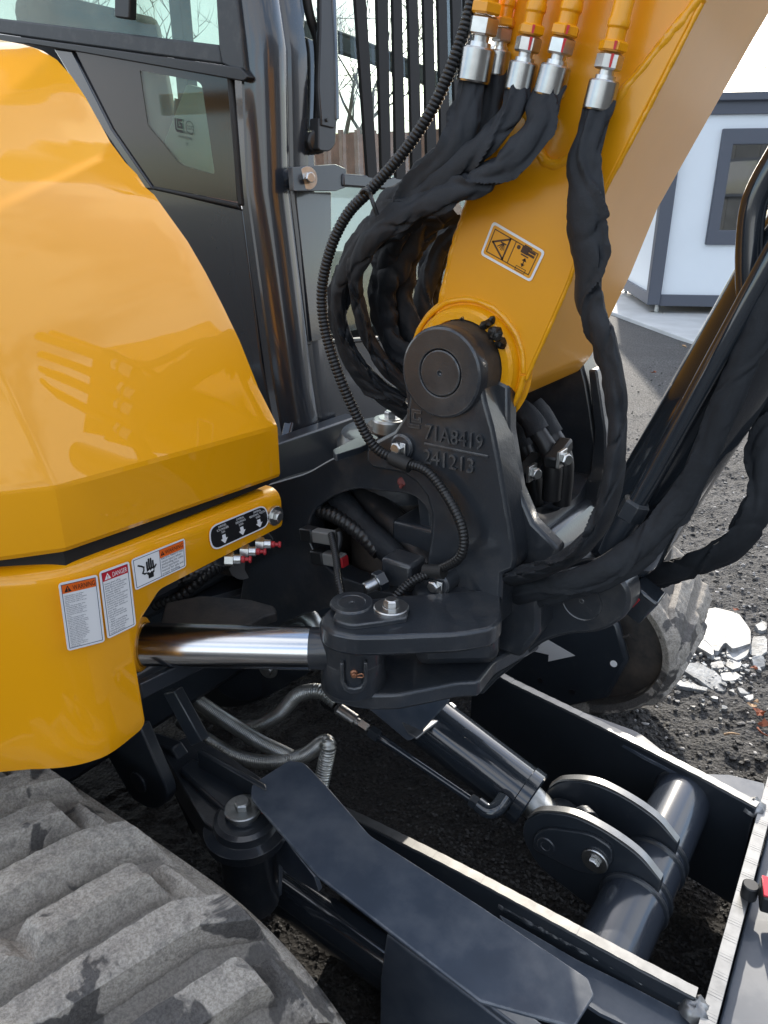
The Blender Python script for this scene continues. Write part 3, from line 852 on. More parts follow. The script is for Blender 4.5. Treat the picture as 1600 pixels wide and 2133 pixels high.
for v in bm.verts:
    u, z = v.co.x, v.co.y
    p, nn = plan_at(max(0, min(PL-.001, u)))
    d = pl[min(len(pl)-1, int(u/PL*(len(pl)-1))+1)]-pl[max(0, int(u/PL*(len(pl)-1))-1)]; d.normalize()
    inn = V((d.y, -d.x, 0))                      # into the machine
    if inn.dot(V((-1.25, 1.15, 0))-V((p.x, p.y, 0))) < 0: inn = -inn
    s = z-(ZTOP-RB)
    if s > 0:
        a = min(s/RB, math.pi/2); off = RB*(1-math.cos(a)); zz = ZTOP-RB+RB*math.sin(a)
        if s > RB*math.pi/2: off += s-RB*math.pi/2
    else: off, zz = 0, z
    lean = max(0, .87-z)*.10                     # the foot of the panel runs in a little
    v.co = p+inn*(off+lean*min(1, max(0, (u-.38)/.1)))+V((0, 0, zz+(.63-max(.35, p.y))*.036))
bmesh.ops.recalc_face_normals(bm, faces=bm.faces)
bm.normal_update()
if sum(f.normal.x for f in bm.faces) < 0: bmesh.ops.reverse_faces(bm, faces=bm.faces)
me = bpy.data.meshes.new('lower_skirt'); bm.to_mesh(me); bm.free()
skirt = finish('lower_skirt', me, M['hood'], EX, 50)
so_ = skirt.modifiers.new('t', 'SOLIDIFY'); so_.thickness = .006; so_.offset = -1
bv = skirt.modifiers.new('b', 'BEVEL'); bv.width = .002; bv.segments = 2; bv.limit_method = 'ANGLE'; bv.angle_limit = R(60)
bolt('bolt', A(573, 1074, x=-.797), (1, 0, 0), .0095, .008, M['zinc'], skirt, .0165, .003)
# dark body tub behind hood and skirt
MB().box((-1.36, .62, .88), (.66, .40, .22)).build('body_tub', M['dark'], EX, 38, .02)
plate('gap_seal', [V(p) for p in ((-.815, .82, 1.028), (-.815, .45, 1.028), (-.90, .36, 1.028), (-1.3, .31, 1.028), (-1.3, .82, 1.028))], (0, 0, .02), M['rubber'], EX, (), 0)

# ------------------------------------------------------------------ upper frame nose (around the swing post)
YN = .975
nose_out = rnd([(560,1008),(640,985,20),(690,955,14),(770,925,10),(860,905,10),(905,930,10),(925,1010,30),(925,1240,20),(900,1262,10),(700,1262,30),(640,1278,20),(585,1300,10),(540,1330),(500,1250),(520,1090)], 4)
nose_hole = rnd([(640,1120,40),(648,1068,30),(690,1034,30),(740,1017,20),(862,1030,26),(892,1062,20),(898,1100,10),(890,1180,30),(872,1246,16),(800,1234,20),(700,1200,30),(660,1160,30)], 4)
nose = plate('frame_nose', AL(nose_out, y=YN), (0, .05, 0), M['cast'], EX, [AL(nose_hole, y=YN)], .006)
far_c = plate('frame_cheek', [p+V((0, .35, 0)) for p in AL(nose_out, y=YN)], (0, .05, 0), M['cast'], EX, (), .006)
tp = AL([(690,952),(770,922),(860,905),(930,918)], y=YN)
tv = [(-.93, YN+.003, .952), (-.88, YN+.003, .985), (-.77, YN+.003, 1.045), (-.70, YN+.05, 1.05), (-.68, 1.17, 1.05), (-.70, 1.34, 1.05), (-.88, 1.37, .985), (-.93, 1.37, .952)]
tl_ = [(-1.06, YN+.003, .84), (-.93, YN+.003, .952), (-.93, 1.37, .952), (-1.06, 1.37, .84)]
mb = MB(); mb.add(*plate_g([V(p) for p in tv], (0, 0, -.04))); mb.add(*plate_g([V(p) for p in tl_], (0, 0, -.04)))
mb.build('top_plate', M['cast'], EX, 38, .005)
# raised pad on top of the nose, bright where it catches the sky
plate('wear_pad', AL(rnd([(693,951),(742,926),(775,917),(790,925),(752,945),(700,962)], 4), z=1.062), (0, 0, .012), M['dark'], nose, (), .003)
plate('floor_plate', [V((-1.2, YN+.05, .70)), V((-.72, YN+.05, .75)), V((-.72, 1.32, .75)), V((-1.2, 1.32, .70))], (0, 0, -.04), M['castdusty'], EX, (), .004)
MB().box((-1.06, 1.17, .86), (.04, .36, .26)).build('bulkhead', M['dark'], EX, 38, .004)
# swing post pin with its cap and bolt
pc = V((-.805, 1.165, 0))
pin = lathe('swing_pin', (pc.x, pc.y, .70), (0, 0, 1), [(0, .06), (.30, .06), (.345, .06), (.352, .055)], M['castdusty'], EX, 40)
lathe('swing_boss', (pc.x+.01, pc.y, .93), (0, 0, 1), [(0, .125), (.09, .125), (.108, .115), (.112, .10)], M['cast'], EX, 48)
cp = A(815, 872, z=1.075)
lathe('pin_cap', (cp.x, cp.y, 1.052), (0, 0, 1), [(0, .035), (.02, .035), (.024, .032)], M['zincd'], EX, 36)
bolt('bolt', (cp.x, cp.y, 1.074), (0, 0, 1), .013, .012, M['zinc'], EX, .024, .004)
cyl('plug', A(838, 1003, y=YN-.002), A(838, 1003, y=YN+.01), .0085, M['rust'], nose, 14)
tube('tail', [A(838, 1008, y=YN-.003), A(834, 1016, y=YN-.004)], .003, M['rust'], nose, 6)
# brown shelf behind the opening and the post itself
lathe('swing_post', (-.775, 1.14, .745), (0, 0, 1), [(0, .10), (.10, .10), (.14, .085), (.20, .082), (.28, .09)], M['castdusty'], EX, 40)

# ------------------------------------------------------------------ swing cylinder
rz = .80
r0, r1 = A(302, 1342, z=rz), A(648, 1350, z=rz)
ax = (r1-r0).normalized()
rod = cyl('swing_cylinder_rod', r0-ax*.2, r1, .0345, M['chrome'], EX, 48, .001)
lathe('rod_gland', r0-ax*.075, ax, [(0, .056), (.05, .056), (.057, .052), (.06, .044)], M['dark'], EX, 40)
lathe('wiper_seal', r0-ax*.012, ax, [(0, .044), (.008, .0435), (.011, .040), (.011, .0352)], M['lyellow'], EX, 40, False)
lathe('rod_neck', r1-ax*.001, ax, [(0, .0335), (.03, .0335), (.045, .041)], M['cast'], EX, 40)
LC = A(735, 1272, z=.868)                        # clevis pin axis
lathe('rod_eye', (LC.x, LC.y, .735), (0, 0, 1), [(0, .050), (.004, .052), (.054, .052), (.056, .0515), (.056, .0525), (.108, .0525), (.112, .05)], M['cast'], EX, 48)
cylb = lathe('swing_cylinder', r0-ax*.5, ax, [(0, .053), (.44, .053), (.445, .05)], M['dark'], EX, 40)

# ------------------------------------------------------------------ bits behind the skirt opening
plate('ledge_plate', AL(rnd([(345,1255),(420,1240),(520,1248),(572,1262,8),(578,1275,6),(550,1283),(520,1300),(490,1310),(330,1310)], 4), z=.785), (0, 0, -.02), M['castdusty'], EX, (), .004)
plate('skirt_bracket', AL([(292,1425),(430,1360),(436,1382),(420,1395),(296,1458)], x=-.85), (-.012, 0, 0), M['dark'], EX, (), .002)
for k, (pp, rr_) in enumerate([([(320,1260,.62),(380,1235,.65),(430,1195,.70),(480,1165,.78),(520,1140,.85)], .014), ([(330,1225,.62),(390,1205,.66),(440,1180,.72),(470,1150,.8)], .012)]):
    tube('grease_line', [A(x, y, y=d+.14) for x, y, d in pp], rr_, M['conduit'], EX, 14, None, corr=(.011, .22))
cyl('access_hole', A(505, 1180, y=YN-.001), A(505, 1180, y=YN+.004), .028, M['black'], nose, 24, .0005)
# three capped grease nipples
gb = plate('grease_block', AL(rnd([(445,1150),(560,1108),(572,1122),(565,1140),(470,1182),(448,1178)], 5), x=-.81), (-.02, 0, 0), M['cast'], EX, (), .003)
for (bx, by) in ((481, 1164), (513, 1148), (545, 1133)):
    p = A(bx-12, by, x=-.81); d = (V((.75, .62, -.06))).normalized()
    mb = MB(); mb.add(*lathe_g(p, d, [(0, .0115), (.013, .0115), (.014, .009)], 6, True, .3)); mb.add(*lathe_g(p, d, [(.013, .008), (.024, .0078), (.025, .006)], 20))
    mb.build('grease_nipple', M['zinc'], gb, 25)
    mb = MB(); mb.add(*lathe_g(p, d, [(.022, .0054), (.030, .0054), (.031, .003), (.036, .003), (.037, .0055), (.040, .0055), (.041, .004)], 16))
    mb.build('nipple_cap', M['redcap'], gb, 30)

# ------------------------------------------------------------------ cab
CAB = EX
YC = 1.20
def cabp(name, pts, th, mat, y=YC, par=None, holes=(), bevel=.004, r=0):
    return plate(name, AL(rnd(pts, r), y=y), (0, th, 0), mat, par or CAB, [AL(h, y=y) for h in holes], bevel)
wall = cabp('cab_side_panel', [(150,300),(310,388),(505,436,6),(545,760),(590,968,6),(300,1010),(60,800)], .04, M['cabpaint'], YC+.004)
# quarter light: black printed border with a clear middle
clear = rnd([(291,146,4),(420,171,14),(448,364,8),(375,343,14),(338,296,10),(308,262,10)], 4)
win = cabp('side_window_border', [(146,90),(474,148),(494,421,4),(312,386,4),(230,270)], .006, simple('glass frit', (.022, .018, .015), .12), YC, None, [clear], 0)
gl = plate('glass_pane', AL(clear, y=YC+.001), (0, .004, 0), M['glass'], win, (), 0)
cabp('window_seal', [(470,150),(482,164),(507,430),(494,427)], .012, M['rubber'], YC-.004)
cabp('window_seal', [(312,386),(494,423),(500,436),(318,396)], .01, M['rubber'], YC-.003)
cabp('front_trim', [(110,100),(150,105),(232,268),(320,395),(300,395),(200,250)], .012, M['cabpaint'], YC-.006)
# sliding window above
cabp('window_rail', [(-80,28),(0,38),(455,93),(462,134),(0,70),(-80,58)], .03, M['rail'], YC-.012)
cabp('sill_rail', [(-80,60),(0,71),(462,135),(500,140),(518,160,6),(508,170,6),(150,106),(60,92),(-80,82)], .045, M['plastic'], YC-.022, bevel=.01)
cabp('window_stile', [(446,-60),(486,-60),(512,158),(462,133),(455,93)], .035, M['rail'], YC-.014)
sg = plate('sliding_window_glass', AL([(-80,-60),(450,-60),(458,96),(-80,30)], y=YC+.006), (0, .005, 0), M['glass'], CAB, (), 0)
cabp('window_latch', [(238,-40),(270,-40),(269,40,5),(238,36,5)], .02, M['plastic'], YC-.03)
# corner post: swept section
def Lx(py): 
    pts = [(-120, 452), (0, 470), (100, 486), (400, 500), (800, 556), (968, 586)]
    for (a, xa), (b, xb) in zip(pts, pts[1:]):
        if py <= b: return xa+(xb-xa)*(py-a)/(b-a)
    return pts[-1][1]
sec = [(-.02, .03), (-.004, .004), (0, 0), (.022, -.003), (.026, .0005), (.030, -.004), (.052, -.004), (.068, .002), (.080, .014), (.086, .032), (.086, .052), (.083, .060), (.074, .064), (.070, .070), (.070, .078), (.076, .083), (.078, .090), (.078, .128), (.074, .133), (.03, .135)]
lv = [A(Lx(py), py, y=YC) for py in (968, 955, 800, 600, 400, 200, 100, 0, -120)]
lv += [lv[-1]+V((-.07, 0, .6))]
vs, fs = [], []; n = len(sec)
for k, l in enumerate(lv):
    sc_ = .93 if k == 0 else 1
    for u, w_ in sec: vs.append((l.x+u*sc_+.004*(1-sc_), YC+w_*sc_, l.z-(.0 if k else .004)))
for j in range(len(lv)-1):
    for i in range(n-1): fs.append((j*n+i, j*n+i+1, (j+1)*n+i+1, (j+1)*n+i))
fs.append(tuple(range(n)))
post = mo('corner_post', vs, fs, M['cabpaint'], CAB, 32)
# front of the cab: lower apron, windscreen, wiper, guard
def fx(z): return -1.155-.117*(z-.9)+.078          # front plane, raked like the post
def F(px, py, out=0.0):
    z = 1.5
    for _ in range(12): p = A(px, py, x=fx(z)+out); z = p.z
    return p
apron = plate('front_apron', [F(x, y, -.02) for x, y in [(650,715),(1010,690),(1010,900),(590,968)]], (-.03, 0, 0), M['cabpaint'], CAB, (), .006)
plate('apron_trim', [F(x, y, -.012) for x, y in [(640,712),(1010,686),(1010,696),(640,719)]], (-.02, 0, 0), M['rail'], CAB, (), .002)
zg0 = F(700, 700).z
ws = plate('windscreen', [V((fx(zg0)-.02, 1.33, zg0)), V((fx(zg0)-.02, 2.06, zg0)), V((fx(2.4)-.02, 2.06, 2.4)), V((fx(2.4)-.02, 1.33, 2.4))], (-.006, 0, 0), M['screen'], CAB, (), 0)
plate('windscreen_frame', [F(x, y, -.006) for x, y in rnd([(612,-60),(640,-60),(632,75,4),(655,85,3),(655,400),(690,400),(690,700),(650,712),(618,420)], 2)], (-.02, 0, 0), M['cabpaint'], CAB, (), .002)
plate('far_post', [V((fx(z)-.02+dx, 2.06, z)) for z, dx in ((.9, 0), (2.4, 0), (2.4, -.07), (.9, -.07))], (0, .07, 0), M['plastic'], CAB, (), .004)
tube('screen_seal', [F(630,-60,.012), F(645,30,.012), F(662,90,.012), F(664,180,.012), F(660,290,.012)], .010, M['rubber'], CAB, 10)
# wiper
wip = MB()
wp = [F(x, y, .045) for x, y in [(668,-60),(692,-60),(702,80),(704,250),(696,268),(670,262),(664,180),(668,60)]]
wiper = plate('wiper_arm', wp, (-.012, 0, 0), M['plastic'], CAB, (), .003)
plate('arm_edge', [F(x, y, .047) for x, y in [(690,-60),(699,-60),(707,180),(708,248),(700,250),(698,100)]], (-.008, 0, 0), M['gloss'], wiper, (), .002)
plate('arm_head', [F(x, y, .042) for x, y in rnd([(664,245),(702,252),(700,285,6),(699,300,8),(688,316,8),(664,314,8)], 4)], (-.025, 0, 0), M['plastic'], wiper, (), .004)
bolt('pivot_screw', F(681, 250, .046), (1, 0, 0), .004, .002, M['plastic'], wiper)
hb = F(647, 297, .0)
lathe('wiper_motor_nut', hb, V((1, -.35, 0)), [(0, .024), (.03, .024), (.034, .02), (.036, .012)], M['plastic'], wiper, 12)
# guard mount with bolt
gm = plate('guard_mount', [F(x, y, .05) for x, y in rnd([(608,348),(700,342,3),(722,352,4),(722,390,4),(700,398,3),(612,398)], 2)], (-.012, 0, 0), M['dark'], CAB, (), .002)
lathe('mount_stub', F(612, 374, -.0), V((1, -.1, 0)), [(0, .02), (.05, .02)], M['cabpaint'], gm, 24)
bolt('bolt', F(640, 371, .05), V((1, -.35, .05)), .0115, .012, M['zinc'], gm, .022, .004)
# guard: rail and upright flat bars, each its own part
GX = .055
guard = plate('guard_bottom_rail', [F(x, y, GX) for x, y in [(716,361),(1010,384),(1010,410),(716,388)]], (-.025, 0, 0), M['dark'], CAB, (), .004)
bars = [(741,763,767,787),(786,809,796,815),(819,838,826,846),(851,871,860,880),(883,903,891,911),(913,931,921,940),(942,960,951,969),(968,985,977,994),(992,1007,1000,1016)]
for a0_, a1_, b0_, b1_ in bars:
    p = [F(a0_, 0, GX), F(a1_, 0, GX), F(b1_, 372+12*(b1_-760)/250, GX), F(b0_, 370+12*(b0_-760)/250, GX)]
    up0, up1 = p[0]+(p[0]-p[3])*1.2, p[1]+(p[1]-p[2])*1.2
    plate('guard_bar', [up0, up1, p[2], p[3]], (-.008, 0, 0), M['bar'], CAB, (), .001)
# cab inside and far side
plate('far_window_rail', AL([(560,20),(700,62),(760,85),(1010,190),(1010,228),(760,130),(700,112),(560,75)], y=2.10), (0, .05, 0), M['plastic'], CAB, (), .01)
plate('far_side_panel', [V((-1.2, 2.1, .8)), V((-2.3, 2.1, .8)), V((-2.3, 2.1, 1.30)), V((-1.2, 2.1, 1.30))], (0, .04, 0), M['plastic'], CAB, (), .01)
plate('cab_floor', [V((-1.2, 1.25, .86)), V((-2.4, 1.25, .86)), V((-2.4, 2.1, .86)), V((-1.2, 2.1, .86))], (0, 0, -.05), M['seat'], CAB, (), .004)
plate('rear_panel', [V((-2.4, 1.22, .86)), V((-2.4, 2.12, .86)), V((-2.4, 2.12, 1.45)), V((-2.4, 1.22, 1.45))], (-.04, 0, 0), M['plastic'], CAB, (), .004)
plate('cab_roof', [V((-1.25, 1.2, 2.45)), V((-2.4, 1.2, 2.45)), V((-2.4, 2.13, 2.45)), V((-1.25, 2.13, 2.45))], (0, 0, .08), M['cabpaint'], CAB, (), .02)
for yy in (1.22, 2.08): plate('rear_post', [V((-2.36, yy, .86)), V((-2.42, yy, .86)), V((-2.42, yy, 2.45)), V((-2.36, yy, 2.45))], (0, .05, 0), M['plastic'], CAB, (), .004)
MB().box((-2.0, 1.66, 1.28), (.5, .48, .14)).box((-2.24, 1.66, 1.65), (.13, .46, .72), Matrix.Rotation(-.15, 3, 'Y')).build('seat', M['seat'], CAB, 38, .04)
MB().box((-1.72, 1.32, 1.36), (.34, .13, .34)).build('side_console', M['trim'], CAB, 38, .03)
plate('console_cover', AL(rnd([(388,175),(425,185),(452,366),(390,350),(340,300)], 5), y=1.245), (0, .02, 0), M['trim'], CAB, (), .005)
tube('control_lever', [V((-1.62, 1.36, 1.5)), V((-1.6, 1.36, 1.6)), V((-1.58, 1.37, 1.68))], .012, M['plastic'], CAB, 12, rr=lambda s: 1+1.0*max(0, s-.6))
# ------------------------------------------------------------------ swing bracket (boom foot casting)
YB = .955
BO = A(925, 775, y=YB)                          # boom foot pin centre on the near cheek
def circ(px, py, rx, ry, a0, a1, n=10):
    return [(px+rx*math.cos(R(a)), py+ry*math.sin(R(a))) for a in np.linspace(a0, a1, n)]
ck = circ(926, 775, 78, 96, 170, 372, 18)        # round head (photo outline)
ck += [(1012,840),(1026,890),(1040,960),(1052,1030),(1066,1110),(1074,1165),(1070,1188),(1046,1197),(1043,1250),(1040,1300),(1020,1318),(960,1300),(880,1262),(876,1245),(884,1225),(888,1170),(897,1110),(898,1070),(888,1035),(868,1008),(840,988),(775,976),(762,962),(762,935),(775,922),(820,898),(846,860),(852,820)]
ckw = AL(ck, y=YB)
cheek = plate('bracket_cheek', ckw, (0, .062, 0), M['cast'], EX, (), .006)
plate('bracket_cheek', [V((p.x, 1.385-.062*0, p.z)) for p in ckw], (0, -.062, 0), M['cast'], EX, (), .006)
# body between the cheeks, its front edge cut in a U
def Bw(pts, y0, y1, name, mat=None, bev=.008):
    return plate(name, [V((x, y0, z)) for x, z in pts], (0, y1-y0, 0), mat or M['cast'], EX, (), bev)
front = AL([(1075,1140)], y=YB)[0]
Bw([(-.70, .74), (-.435, .74), (-.405, .80), (-.41, .865), (-.45, .925), (-.52, .935), (-.70, .93)], 1.0, 1.34, 'bracket_web')
# flared front edges of the two cheeks
fl = AL([(1008,778),(1060,803),(1060,900),(1080,1020),(1110,1090),(1165,1145),(1150,1175),(1075,1180),(1066,1110),(1052,1030),(1040,960),(1026,890),(1012,840)], y=1.0)
plate('front_flange', fl, (0, .03, 0), M['cast'], EX, (), .006)
ff = [(1225,770),(1243,770),(1262,900),(1262,980),(1240,1060),(1205,1110),(1165,1145),(1130,1085),(1150,1065),(1195,1040),(1228,985),(1238,900)]
plate('far_flange', AL(rnd(ff, 6), y=1.31), (0, .05, 0), M['cast'], EX, (), .005)
sad = [(1084,1015),(1100,1056),(1130,1073),(1165,1063),(1205,1033),(1230,985),(1262,985),(1244,1060),(1206,1112),(1166,1152),(1112,1100)]
plate('bracket_saddle', AL(rnd(sad, 10), x=-.462), (-.03, 0, 0), M['cast'], EX, (), .008)
uu = AL([(1060,806),(1060,900),(1078,1010),(1100,1058),(1130,1072),(1165,1062),(1205,1030),(1230,975),(1240,900),(1238,780)], y=1.17)
# dark back wall of the U where the hoses pass
plate('bracket_back', [V((-.62, 1.01, .90)), V((-.62, 1.33, .90)), V((-.66, 1.33, 1.18)), V((-.66, 1.01, 1.18))], (-.02, 0, 0), M['dark'], EX, (), 0)
# casting marks on the near cheek
def raised_text(txt, o, ux, uz, size, par, h=.003, name='cast_lettering', sx=1.0):
    vs2, fs2 = text2d(txt, size)
    b = [o+ux*(x*sx)+uz*y for x, y in vs2]; off = V((0, -h, 0)); n = len(b)
    cen = sum(b, V())/n
    fs = [tuple(i+n for i in f) for f in fs2]
    ed = {}
    for f in fs2:
        for i in range(len(f)):
            e = (f[i], f[(i+1) % len(f)])
            if (e[1], e[0]) in ed: ed.pop((e[1], e[0]))
            else: ed[e] = 1
    for (i, j) in ed: fs.append((i, j, j+n, i+n))
    return mo(name, b+[p+off for p in b], fs, M['cast'], par, 60, 0)
ux = V((1, 0, .0)); uz = V((0, 0, 1))
raised_text('71A8419', A(887, 912, y=YB+.001), ux, uz, .034, cheek, .006, sx=.84)
raised_text('241213', A(884, 962, y=YB+.001), ux, uz, .034, cheek, .006, sx=.92)
t0, t1 = A(885, 926, y=YB+.001), A(1018, 953, y=YB+.001)
plate('cast_line', [t0, t1, t1+V((0, 0, .004)), t0+V((0, 0, .004))], (0, -.003, 0), M['cast'], cheek, (), .001)
# cast emblem: an L embracing a G
def emblem(o, s):
    S = lambda pts: [o+ux*(x*s)+uz*(y*s) for x, y in pts]
    mb = MB()
    mb.add(*plate_g(S([(0, 1), (.16, 1), (.16, .2), (.8, .2), (.8, 0), (.1, 0), (0, .1)]), (0, -.003, 0)))
    mb.add(*plate_g(S([(.28, 1), (.86, 1), (.86, .82), (.44, .82), (.44, .5), (.70, .5), (.70, .62), (.86, .62), (.86, .32), (.28, .32)]), (0, -.003, 0)))
    return mb
emblem(A(850, 888, y=YB+.001), .030).build('cast_emblem', M['cast'], cheek, 38)
# pin head
lathe('boom_pin', BO+V((0, -.0125, 0)), (0, 1, 0), [(.004, .0), (.003, .003), (.0, .0045), (.0, .0325), (.001, .0340), (.004, .0345), (.05, .0345)], M['cast'], EX, 48, False)
lathe('pin_boss', BO+V((0, -.012, 0)), (0, 1, 0), [(.012, .0358), (.0015, .0358), (0, .0372), (0, .0645), (.002, .0675), (.006, .069), (.075, .069)], M['cast'], EX, 64, False)
lathe('hub_collar', BO+V((0, .01, 0)), (0, 1, 0), [(0, .0692), (.02, .0692), (.045, .0705), (.068, .0705)], M['castdusty'], EX, 64, False)
for k, (ox, oz, rr_) in enumerate(((.062, .058, .0115), (.045, .068, .008), (.070, .042, .009), (.050, .0735, .006), (.0, .072, .006), (-.02, .071, .007), (.02, .072, .005))):
    v, f = lathe_g(BO+V((ox, .036+.004*k, oz)), (.4, -1, .3), [(0, rr_*.5), (rr_*.3, rr_), (rr_*.8, rr_*.7), (rr_, rr_*.2)], 10)
    rg = random.Random(k)
    v = [p+V((rg.uniform(-1, 1), rg.uniform(-1, 1), rg.uniform(-1, 1)))*rr_*.25 for p in v]
    mo('grease_clot', v, f, M['grease'], EX, 60)

# lug for the boom cylinder, lower front of the bracket
lugo = rnd([(1040,1245),(1110,1222,20),(1200,1195,30),(1270,1190,30),(1312,1222,30),(1312,1280,40),(1255,1318,40),(1180,1322,30),(1130,1338,30),(1075,1385,20),(1030,1420,10),(1000,1452),(960,1400),(980,1300)], 10)
l1 = plate('cylinder_lug', AL(lugo, y=1.055), (0, .055, 0), M['cast'], EX, (), .007)
plate('cylinder_lug', [V((p.x, 1.235, p.z)) for p in AL(lugo, y=1.055)], (0, .05, 0), M['cast'], EX, (), .007)
BC = A(1212, 1252, y=1.055)
lathe('cylinder_pin', BC+V((0, -.0015, 0)), (0, 1, 0), [(0, .0), (0, .003), (.001, .004), (.001, .0325), (.0, .034), (.012, .0345), (.22, .0345)], M['cast'], EX, 48, False)
# clevis of the swing cylinder
upp = rnd([(668,1300,8),(669,1282,14),(690,1262,26),(745,1249,20),(830,1240),(1045,1225),(1048,1285,10),(1028,1308,16),(960,1320,30),(800,1326,20),(735,1327,30),(690,1317,16)], 12, 8)
cu = plate('clevis_plate', AL(upp, z=.872), (0, 0, -.034), M['cast'], EX, (), .006)
lop = rnd([(668,1408,10),(690,1432,20),(760,1448,30),(830,1447,10),(955,1422,12),(998,1420,8),(1032,1376,10),(1130,1322),(1000,1290),(800,1320),(690,1350),(668,1385,10)], 12, 8)
cl = plate('clevis_plate', AL(lop, z=.742), (0, 0, -.030), M['cast'], EX, (), .005)
MB().box((-.53, .945, .808), (.14, .10, .12), Matrix.Rotation(R(38), 3, 'Z')).build('clevis_web', M['cast'], EX, 38, .02)
kp = rnd([(692,1290,20),(700,1268,20),(745,1257,20),(800,1258,10),(850,1262,6),(848,1286,4),(800,1294,10),(730,1303,20)], 8, 6)
kpl = plate('keeper_plate', AL(kp, z=.880), (0, 0, -.009), M['cast'], EX, (), .002)
lathe('pin_top', (LC.x-.002, LC.y, .880), (0, 0, 1), [(0, .034), (.003, .032), (.003, .022), (.002, .021), (.002, .004), (.0, .003)], M['cast'], EX, 40, False)
wb = A(815, 1262, z=.885)
lathe('washer', (wb.x, wb.y, .879), (0, 0, 1), [(0, .027), (.0045, .027), (.006, .0255), (.006, .012), (.0045, .0115)], M['zinc'], EX, 48, False)
bolt('bolt', (wb.x, wb.y, .884), (0, 0, 1), .0115, .011, M['zinc'], EX, .0135, .0015)
# grease port on the rod eye
ed = (V((0, 0, 0))-V((LC.x, LC.y, 0))).normalized(); ep = V((LC.x, LC.y, .79))+ed*.0515
sd = V((-ed.y, ed.x, 0))
gp = [ep+sd*(x*.021)+_Z*z for x, z in ((-1, .022), (-1, -.012), (-.75, -.028), (-.3, -.034), (.3, -.034), (.75, -.028), (1, -.012), (1, .022), (.7, .022), (.7, -.012), (.45, -.022), (0, -.024), (-.45, -.022), (-.7, -.012), (-.7, .022))]
gu = plate('port_guard', [p-ed*.012 for p in gp], ed*.020, M['cast'], EX, (), .002)
lathe('grease_nipple', ep-ed*.003, ed, [(0, .006), (.006, .006), (.008, .004), (.012, .0045), (.014, .003)], M['copper'], gu, 12)
tube('nipple_ring', [ep+ed*.008+sd*.004, ep+ed*.010+sd*.012+_Z*.004, ep+ed*.010+sd*.014-_Z*.002, ep+ed*.008+sd*.005-_Z*.003], .0012, M['copper'], gu, 6, .002)
plate('tag', [V((x, y, z)) for x, y, z in [tuple(A(px, py, y=.83)) for px, py in ((808,1352),(820,1352),(820,1364),(808,1364))]], (0, .002, 0), M['white'], EX, (), 0)

# ------------------------------------------------------------------ boom
YN1 = 1.03; BWID = .275
bo = [(902,700),(908,668),(945,510),(975,420),(1010,250),(1042,110),(1090,-90),(1120,-240),(1600,-240),(1515,-90),(1465,2),(1240,437),(1180,600),(1092,800,14),(1062,838,16),(1040,838,20),(960,800),(910,740)]
boom = plate('boom', AL(rnd(bo, 0), y=YN1), (0, BWID, 0), M['boom'], EX, (), .007)
# foot plate lapped over the side, ending in a U below the pipes
fp = [(908,668),(945,510),(975,420),(1006,268),(1030,235),(1085,232),(1112,255,18),(1122,318,22),(1150,345,22),(1190,330,20),(1216,296,20),(1300,190,40),(1440,20),(1458,2),(1240,430),(1180,596),(1090,798,14),(1062,834,14),(1040,834,20),(960,796),(908,736)]
foot = plate('boom_foot_plate', AL(rnd(fp, 0, 6), y=YN1-.010), (0, .012, 0), M['boom'], EX, (), .004)
def bead(pts, r, y, seed, par=boom):
    return tube('weld_bead', AL(pts, y=y), r, M['weld_y'], par, 10, .004, wr=.18, seed=seed, wf=3)
bead([(1040,240),(1085,236),(1110,258),(1124,320),(1152,345),(1190,330),(1218,296),(1300,192),(1380,95),(1462,-6)], .0075, YN1-.005, 1)
bead([(914,662),(948,512),(978,420),(1012,250),(1046,100)], .007, YN1-.004, 2)
bead([(1462,8),(1352,224),(1236,446),(1178,606),(1096,790)], .0035, YN1-.006, 3)
lathe('boom_boss', (BO.x, YN1-.028, BO.z), (0, 1, 0), [(0, .072), (0, .083), (.004, .088), (.010, .090), (.024, .094), (.03, .108)], M['weld_y'], boom, 64, False)

tube('weld_bead', [V((BO.x+.099*math.cos(a*.24), YN1-.010, BO.z+.099*math.sin(a*.24))) for a in range(27)], .0048, M['weld_y'], boom, 10, .004, wr=.2, seed=9, wf=2)
# crush hazard label on the boom
dc = Decal(AL([(1028,460),(1137,524),(1106,588),(1001,530)], y=YN1-.0105), .001)
W_, H_ = dc.w, dc.h
dc.rect('white', 0, 0, 0, W_, H_, .006); dc.rect('yel', 1, .0035, .0035, W_-.0035, H_-.0035, .004)
dc.line('blk', 2, [(.008, .008), (W_-.008, .008), (W_-.008, H_-.008), (.008, H_-.008)], .0013, True)
mid = W_*.5
dc.line('blk', 2, [(mid, .008), (mid, H_-.008)], .0013)
cx, cy = mid*.56, H_*.5
tri = [(cx-.017, cy), (cx+.012, cy-.019), (cx+.012, cy+.019)]
tri = [(cx-.014, cy-.013), (cx+.017, cy-.002), (cx-.014+.017, cy+.0205)]
tri = [(cx-.0135, cy), (cx+.0105, cy-.0145), (cx+.0105, cy+.0145)]
dc.line('blk', 2, tri, .0026, True)
dc.poly('blk', 2, [(cx-.002, cy-.006), (cx+.008, cy-.006), (cx+.008, cy-.0042), (cx-.002, cy-.0042)])
for q in range(4):
    dc.line('blk', 2, [(cx+.002+q*.0008, cy-.004), (cx-.0005+q*.0026, cy+.005-abs(q-1.5)*.0015)], .0011)
dc.line('blk', 2, [(cx+.001, cy-.003), (cx-.004, cy+.002)], .0014)
px_, py_ = mid+W_*.25, H_*.27
dc.poly('blk', 2, [(px_-.016+.003*math.cos(a*.5), py_+.003*math.sin(a*.5)) for a in range(13)])
dc.rect('blk', 2, px_-.011, py_-.0045, px_+.001, py_+.0045, .0015)
